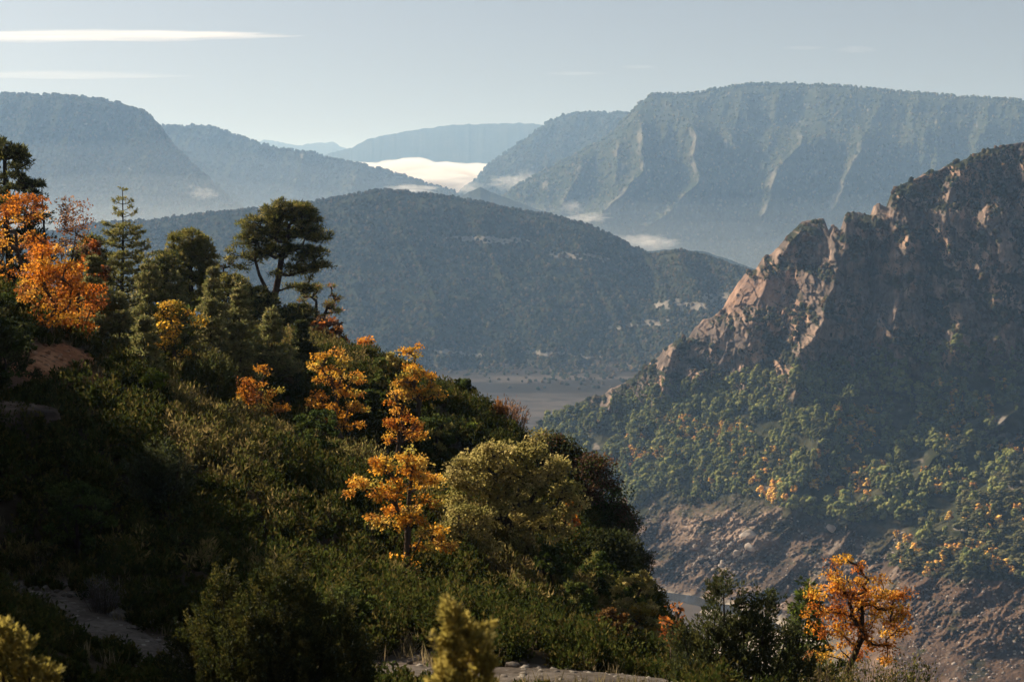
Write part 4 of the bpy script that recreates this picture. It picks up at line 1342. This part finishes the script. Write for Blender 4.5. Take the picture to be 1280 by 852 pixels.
tag(mk('mountain', A, grid_faces(*A.shape[:2]), M_CLIFF, CA, smooth=False), kind='structure')
RM = Land()
RM.V, RM.PX, RM.PY = V, PX, PY

# stream in the valley floor
st = np.array([(790, 741, 3.5), (820, 745, 5), (850, 750, 6), (880, 754, 5), (910, 762, 5), (950, 775, 4), (980, 790, 4)], float)
sp_ = np.linspace(790, 980, 90)
rows = []
for t in (-1, -.5, 0, .5, 1):
    a = np.interp(sp_, st[:, 0], st[:, 1]) + t * np.interp(sp_, st[:, 0], st[:, 2]) + 1.5 * vn(sp_ / 11, t * .3, 0, 99)
    j = np.clip(np.searchsorted(pxv, sp_), 0, nx - 1)
    i = np.array([np.argmin(np.abs(PY[:, q] - r)) for q, r in zip(j, a)])
    rows.append(V[i, j] + np.array([0, 0, .9]))
m, nt, N, L = newmat('dark_water')
out = N.new('ShaderNodeOutputMaterial')
pb = N.new('ShaderNodeBsdfPrincipled')
pb.inputs['Base Color'].default_value = (.03, .03, .028, 1)
pb.inputs['Roughness'].default_value = .25
L.new(pb.outputs[0], out.inputs['Surface'])
tag(mk('stream', np.stack(rows), grid_faces(5, 90), m, smooth=True), kind='structure')

# trees on the right mountain
def tree_mesh(rng, name, cols, tall=1.0, conical=0.0):
    """small tree seen from afar: lumpy crown of leaf clumps over a short trunk, unit height"""
    mb = MB()
    k = 16
    u = rng.uniform(.25, .95, k)
    th = rng.uniform(0, 6.28, k)
    e = (1 - conical) * np.sqrt(np.clip(1 - ((u - .55) / .48) ** 2, 0.05, 1)) + conical * (1.1 - u)
    rr = .30 * e * rng.uniform(.3, 1, k) ** .5
    cl = np.stack([rr * np.cos(th), rr * np.sin(th), u], 1)
    B = blobs(cl, rng.uniform(.10, .17, k), palette(rng, cols, k, .25), rng, sq=(1, 1, .9), rough=.35)
    V3, F3, C3 = B
    # clump faces plus loose leaf faces that break the outline
    m = 90
    idx = rng.integers(0, k, m)
    d = rng.normal(size=(m, 3))
    d /= np.linalg.norm(d, axis=1, keepdims=True)
    mb.leaves(cl[idx] + d * .15, d + rng.normal(size=(m, 3)), .07, .06, palette(rng, cols, m, .35), rng)
    mb.tube((0, 0, -.1), (0, 0, .5), .022, .012, BARK_DARK, 4)
    Vq, Fq, Cq = mb.arrays()
    # triangles as degenerate-free quads are mixed by splitting the quads
    Ft = np.concatenate([Fq[:, [0, 1, 2]], Fq[:, [0, 2, 3]]])
    return mk(name, np.concatenate([V3, Vq]), np.concatenate([F3, Ft + len(V3)]), M_FAR, np.concatenate([C3, Cq]), link=False)


FPINE = [(.14, .155, .052), (.18, .185, .06), (.10, .125, .045), (.20, .19, .065)]
FOAK = [(.085, .085, .04), (.11, .10, .048), (.065, .068, .032)]
FAUT = [(.60, .36, .08), (.56, .28, .07), (.64, .42, .11), (.46, .22, .07)]
rng = np.random.default_rng(8)
pm = [tree_mesh(rng, 'valley_pine', FPINE, conical=rng.uniform(0, 1)) for _ in range(9)]
om = [tree_mesh(rng, 'valley_oak', FOAK) for _ in range(5)]
am = [tree_mesh(rng, 'valley_autumn_tree', FAUT) for _ in range(5)]


def put_tree(me, name, p, H, w, label, group, rng):
    o = bpy.data.objects.new(name, me)
    COL.objects.link(o)
    o.location = tuple(float(a) for a in p)
    o.scale = (H * w, H * w, H)
    o.rotation_euler = (0, 0, rng.uniform(0, 6.28))
    return tag(o, label, 'tree', group)


# woods: candidate spots
yb = np.interp(PX, [1085, 1110, 1150, 1200, 1280, 1420], [700, 708, 716, 722, 726, 735]) + 7 * fbm(PX / 14, PY / 14, 0, 3, 96)
spt = (spur > .2) & (PY < yb) & (PY > sp)
ok = ((PY > L1 - 22) & (PY < L2 + 2) & ((PX < 1085) | (PY < yb))) | spt
I, J = np.nonzero(ok & (PX > 660) & (PX < 1330) & (PY < 850))
w = D[I, J]
pick = rng.choice(len(I), 5600, p=w / w.sum())
I, J = I[pick], J[pick]
pos = V[I, J]
kindn = fbm(PX[I, J] / 40, PY[I, J] / 26, 0, 3, 95) + .62 * rng.uniform(-1, 1, len(I))
isa = (kindn > .50) & (PY[I, J] > L1[I, J] + 15)
iss = spt[I, J]
iso = ~isa & (iss & (rng.uniform(0, 1, len(I)) < .75) | (rng.uniform(0, 1, len(I)) < .18))
isp = ~isa & ~iso
gap = fbm(PX[I, J] / 22, PY[I, J] / 15, 0, 3, 97) < -.16
dist = pos[:, 1]


def split(mask, n, meshes, name, label, group, hr, wr):
    ids = np.nonzero(mask & ~gap)[0]
    ids = ids[np.argsort(dist[ids])]
    one, rest = ids[:n], ids[n:]
    for i in one:
        put_tree(meshes[rng.integers(0, len(meshes))], name, pos[i], rng.uniform(*hr), rng.uniform(*wr), label, group, rng)
    return rest


r1 = split(isp, 295, pm, 'valley_pine', 'small green pine in the woods below the rocky cliff across the valley', 'pines in the woods across the valley', (3.8, 11.5), (.65, 1.3))
r2 = split(iso, 295, om, 'valley_oak', 'small dark round oak in the woods across the valley', 'oaks in the woods across the valley', (4.5, 8), (1.2, 1.8))
r3 = split(isa, 200, am, 'valley_autumn_tree', 'small orange leafed tree in the woods across the valley', 'orange trees in the woods across the valley', (4.5, 7), (1, 1.4))


def merged(ids, meshes, hr, wr):
    Vs, Fs, Cs, n = [], [], [], 0
    data = []
    for me in meshes:
        v = np.empty(len(me.vertices) * 3, np.float32)
        me.vertices.foreach_get('co', v)
        f = np.empty(len(me.loops), np.int32)
        me.loops.foreach_get('vertex_index', f)
        c = np.empty(len(me.vertices) * 4, np.float32)
        me.attributes['col'].data.foreach_get('color', c)
        data.append((v.reshape(-1, 3), f.reshape(-1, 3), c.reshape(-1, 4)[:, :3]))
    for i in ids:
        v, f, c = data[rng.integers(0, len(data))]
        a = rng.uniform(0, 6.28)
        H, w = rng.uniform(*hr), rng.uniform(*wr)
        Rm = np.array([[math.cos(a), -math.sin(a), 0], [math.sin(a), math.cos(a), 0], [0, 0, 1]])
        Vs.append((v @ Rm.T) * np.array([H * w, H * w, H]) + pos[i])
        Fs.append(f + n)
        Cs.append(c * rng.uniform(.7, 1.3))
        n += len(v)
    return Vs, Fs, Cs, n


VS, FS, CS, nn = [], [], [], 0
for ids, me, hr, wr in ((r1, pm, (3.8, 11.5), (.65, 1.3)), (r2, om, (4.5, 8), (1.2, 1.8)), (r3, am, (4.5, 7), (1, 1.4))):
    a, b, c, n = merged(ids, me, hr, wr)
    VS += a
    FS += [f + nn for f in b]
    CS += c
    nn += n
tag(mk('forest', np.concatenate(VS), np.concatenate(FS), M_FAR, np.concatenate(CS)), kind='stuff')

# scrub that clings to the cliffs
I2, J2 = np.nonzero((PY < L1 + 5) & (rockm < .2) & (PX > 660) & (PX < 1320))
pk = rng.integers(0, len(I2), 2000)
ps = V[I2[pk], J2[pk]]
rr = rng.uniform(.7, 2.4, len(ps))
B = blobs(ps + np.stack([rr * 0, rr * 0, rr * .3], 1), rr, palette(rng, [(.035, .04, .02), (.05, .05, .025), (.07, .06, .03), (.09, .06, .035)], len(ps), .3), rng, rough=.35)
tag(mk('scrub_vegetation', B[0], B[1], M_FAR, B[2]), kind='stuff')

# boulders and rubble on the bare banks
brocks = [rock_mesh(rng, ((.40, .33, .27), (.60, .53, .46)), lvl=ICO2, mat=M_BOULDER, sc_=(1, .85, .7), chips=18, lo=.42, hi=.72) for _ in range(6)]
I3, J3 = np.nonzero((PY > L2 + 4) & (PY < 850) & ((spur < .2) | (PY > yb_ + 3)) & (PX > 770) & (PX < 1290) & (sand < .3))
cl = np.exp(-((PX[I3, J3] - 903) / 34) ** 2 - ((PY[I3, J3] - 694) / 16) ** 2) * 14 + np.exp(-((PX[I3, J3] - 985) / 70) ** 2 - ((PY[I3, J3] - 715) / 26) ** 2) * 2.5 + .35
pk = rng.choice(len(I3), 200, p=cl / cl.sum())
named = {(898, 676): 3.6, (886, 694): 3.0}
for t, i in enumerate(pk):
    p = V[I3[i], J3[i]]
    s = rng.uniform(.7, 2.1) * (1.25 if cl[i] > 3 else .8)
    put_rock(brocks[t % 6], float(p[0]), float(p[1]), float(p[2]) + s * .2, s, t * 1.1, 'pale boulder lying on the bare stony bank across the valley', 'boulders on the bare valley bank', tilt=rng.uniform(-.4, .4))
for (px, py, s, lab) in ((936, 668, 6.5, 'huge block of rock on the valley bank under the small tan cliff'), (938, 684, 4.4, 'long low rock just below the huge block on the valley bank'), (921, 691, 3.8, 'whitest large boulder at the right of the boulder pile'),
                        (903, 702, 3.2, 'egg shaped pale boulder at the bottom of the boulder pile'), (1040, 660, 5.0, 'bright rock at the upper end of the stony ridge across the valley'), (1128, 668, 5, 'pale rock on the thin ridge beside the brown landslide hollow')):
    j = int(np.argmin(np.abs(pxv - px)))
    i = int(np.argmin(np.abs(PY[:, j] - py)))
    p = V[i, j]
    put_rock(brocks[int(px) % 6], float(p[0]), float(p[1]), float(p[2]), s, px, lab, 'boulders on the bare valley bank', tilt=.1)
pk = rng.integers(0, len(I3), 3200)
ps = V[I3[pk], J3[pk]]
rr = rng.uniform(.15, .9, len(ps)) ** 1.5 + .12
B = blobs(ps, rr, palette(rng, [(.22, .17, .135), (.28, .225, .18), (.16, .12, .095), (.34, .285, .24)], len(ps), .25), rng, rough=.35, sq=(1.1, 1, .7))
tag(mk('rubble', B[0], B[1], M_BOULDER, B[2]), kind='stuff')

# ------------------------------------------------------------------ fog, clouds, haze
def vol_mat(name, dens, col=(1, 1, 1), g=0.3):
    m, nt, N, L = newmat(name)
    out = N.new('ShaderNodeOutputMaterial')
    v = N.new('ShaderNodeVolumePrincipled')
    v.inputs['Color'].default_value = (*col, 1)
    v.inputs['Density'].default_value = dens
    v.inputs['Absorption Color'].default_value = (1, 1, 1, 1)
    v.inputs['Anisotropy'].default_value = g
    L.new(v.outputs[0], out.inputs['Volume'])
    return m


M_FOG = vol_mat('fog', 0.008, (.84, .92, 1), .2)
M_MIST = vol_mat('mist', 0.0035, (1, 1, 1), .3)
M_CIRRUS = vol_mat('cirrus', 0.0008, (1, 1, 1), .3)
M_CIRRUS_THIN = vol_mat('thin_cirrus', 0.00022, (1, 1, 1), .3)


def cloud(name, c, size, mat, seed, lumps=.35, lvl=None, freq=2.2):
    V, Fc = lvl or subdiv(*ICO3)
    r = 1 + lumps * fbm(V[:, 0] * freq + seed, V[:, 1] * freq, V[:, 2] * freq, 4, seed)
    V = V * r[:, None] * np.array(size) + np.array(c)
    o = mk(name, V, Fc, mat, None, smooth=True)
    return tag(o, kind='stuff')


c = P(520, 226, 8600)
cloud('fog', c, (560, 900, 95), M_FOG, 3, .5, freq=3.4)
M_VALE = vol_mat('valley_mist', .0001, (.8, .92, 1), .5)
for (px, py, d, sz_, sd_) in ((930, 352, 4650, (1000, 560, 110), 21), (960, 356, 4700, (1150, 620, 165), 27), (950, 356, 4720, (1200, 640, 215), 31), (940, 356, 4750, (1300, 660, 270), 33), (170, 310, 3980, (900, 420, 100), 22), (150, 315, 3990, (1000, 430, 150), 24), (140, 315, 4000, (1050, 440, 200), 26), (150, 315, 4010, (1100, 450, 250), 28)):
    cloud('mist', P(px, py, d), sz_, M_VALE, sd_, .3, None, 1.3)
for (px, py, d, sx_, sz_, sd_) in ((636, 228, 6000, 55, 22, 1), (585, 234, 6000, 50, 20, 2), (656, 224, 6050, 40, 26, 6), (800, 302, 4350, 60, 18, 3), (822, 306, 4350, 50, 13, 13), (255, 242, 4500, 32, 14, 4), (240, 236, 4550, 18, 10, 9), (515, 236, 5600, 80, 14, 5), (735, 272, 4500, 50, 12, 8), (715, 258, 4700, 30, 14, 7)):
    cloud('mist', P(px, py, d), (sx_, sx_, sz_), M_MIST, sd_, 1.1, None, 2.8)

# haze box
hb = bpy.data.meshes.new('haze')
X0, X1, Y0, Y1, Z0, Z1 = -10000, 10000, -400, 20000, -238, 600
vs = [(x, y, z) for x in (X0, X1) for y in (Y0, Y1) for z in (Z0, Z1)]
hb.from_pydata(vs, [], [(0, 1, 3, 2), (4, 6, 7, 5), (0, 4, 5, 1), (2, 3, 7, 6), (0, 2, 6, 4), (1, 5, 7, 3)])
hb.update()
HAZE = 8.4e-5
hb.materials.append(vol_mat('haze_air', HAZE, (.38, .63, 1.0), .2))
ho = bpy.data.objects.new('haze', hb)
COL.objects.link(ho)
tag(ho, kind='stuff')

# high cirrus far outside the haze
for (px, py, d, sx_, sy_, sz_, sd_) in ((110, 45, 26000, 2700, 700, 55, 11), (230, 43, 26000, 1300, 350, 30, 14), (60, 94, 24000, 1700, 500, 40, 12), (1005, 60, 28000, 330, 150, 30, 17), (1070, 62, 28000, 300, 150, 55, 18), (720, 92, 30000, 500, 200, 28, 19), (800, 84, 30000, 330, 160, 30, 20)):
    o = cloud('cloud', P(px, py, d), (sx_, sy_, sz_), M_CIRRUS if py < 60 else M_CIRRUS_THIN, sd_, .6, None, 3)

# ------------------------------------------------------------------ light, sky, camera
w = bpy.data.worlds.new('World')
sc.world = w
w.use_nodes = True
nt = w.node_tree
nt.nodes.clear()
wo = nt.nodes.new('ShaderNodeOutputWorld')
bg = nt.nodes.new('ShaderNodeBackground')
sk = nt.nodes.new('ShaderNodeTexSky')
sk.sky_type = 'NISHITA'
sk.sun_disc = False
sk.sun_elevation = R(SUN_EL)
sk.sun_rotation = R(-SUN_AZ)
sk.altitude = 600
sk.air_density = 0.7
sk.dust_density = 2.5
sk.ozone_density = 3.0
bg.inputs['Strength'].default_value = 0.047
hs = nt.nodes.new('ShaderNodeHueSaturation')
hs.inputs['Saturation'].default_value = .4
hs.inputs['Value'].default_value = .87
nt.links.new(sk.outputs[0], hs.inputs['Color'])
nt.links.new(hs.outputs[0], bg.inputs['Color'])
nt.links.new(bg.outputs[0], wo.inputs['Surface'])

sl = bpy.data.lights.new('sun', 'SUN')
sl.energy = 5.0
sl.angle = R(0.5)
sl.color = (1.0, .87, .70)
so = bpy.data.objects.new('sun', sl)
COL.objects.link(so)
sd = Vector((-math.sin(R(SUN_AZ)) * math.cos(R(SUN_EL)), math.cos(R(SUN_AZ)) * math.cos(R(SUN_EL)), math.sin(R(SUN_EL))))
so.rotation_euler = sd.to_track_quat('Z', 'Y').to_euler()

cd = bpy.data.cameras.new('camera')
cam = bpy.data.objects.new('camera', cd)
COL.objects.link(cam)
cam.location = (0, 0, 0)
cam.rotation_euler = (math.pi / 2 - PITCH, 0, 0)
cd.sensor_width = 36
cd.lens = 36 * F / W0
cd.clip_start = .1
cd.clip_end = 80000
cd.dof.use_dof = True
cd.dof.focus_distance = 75
cd.dof.aperture_fstop = 3.2
sc.camera = cam

sc.view_settings.view_transform = 'Standard'
sc.view_settings.look = 'None'
sc.view_settings.gamma = 1
sc.view_settings.exposure = 1.05
sc.cycles.use_denoising = True
sc.cycles.volume_bounces = 1
sc.cycles.max_bounces = 6
sc.cycles.diffuse_bounces = 2
sc.cycles.transmission_bounces = 4
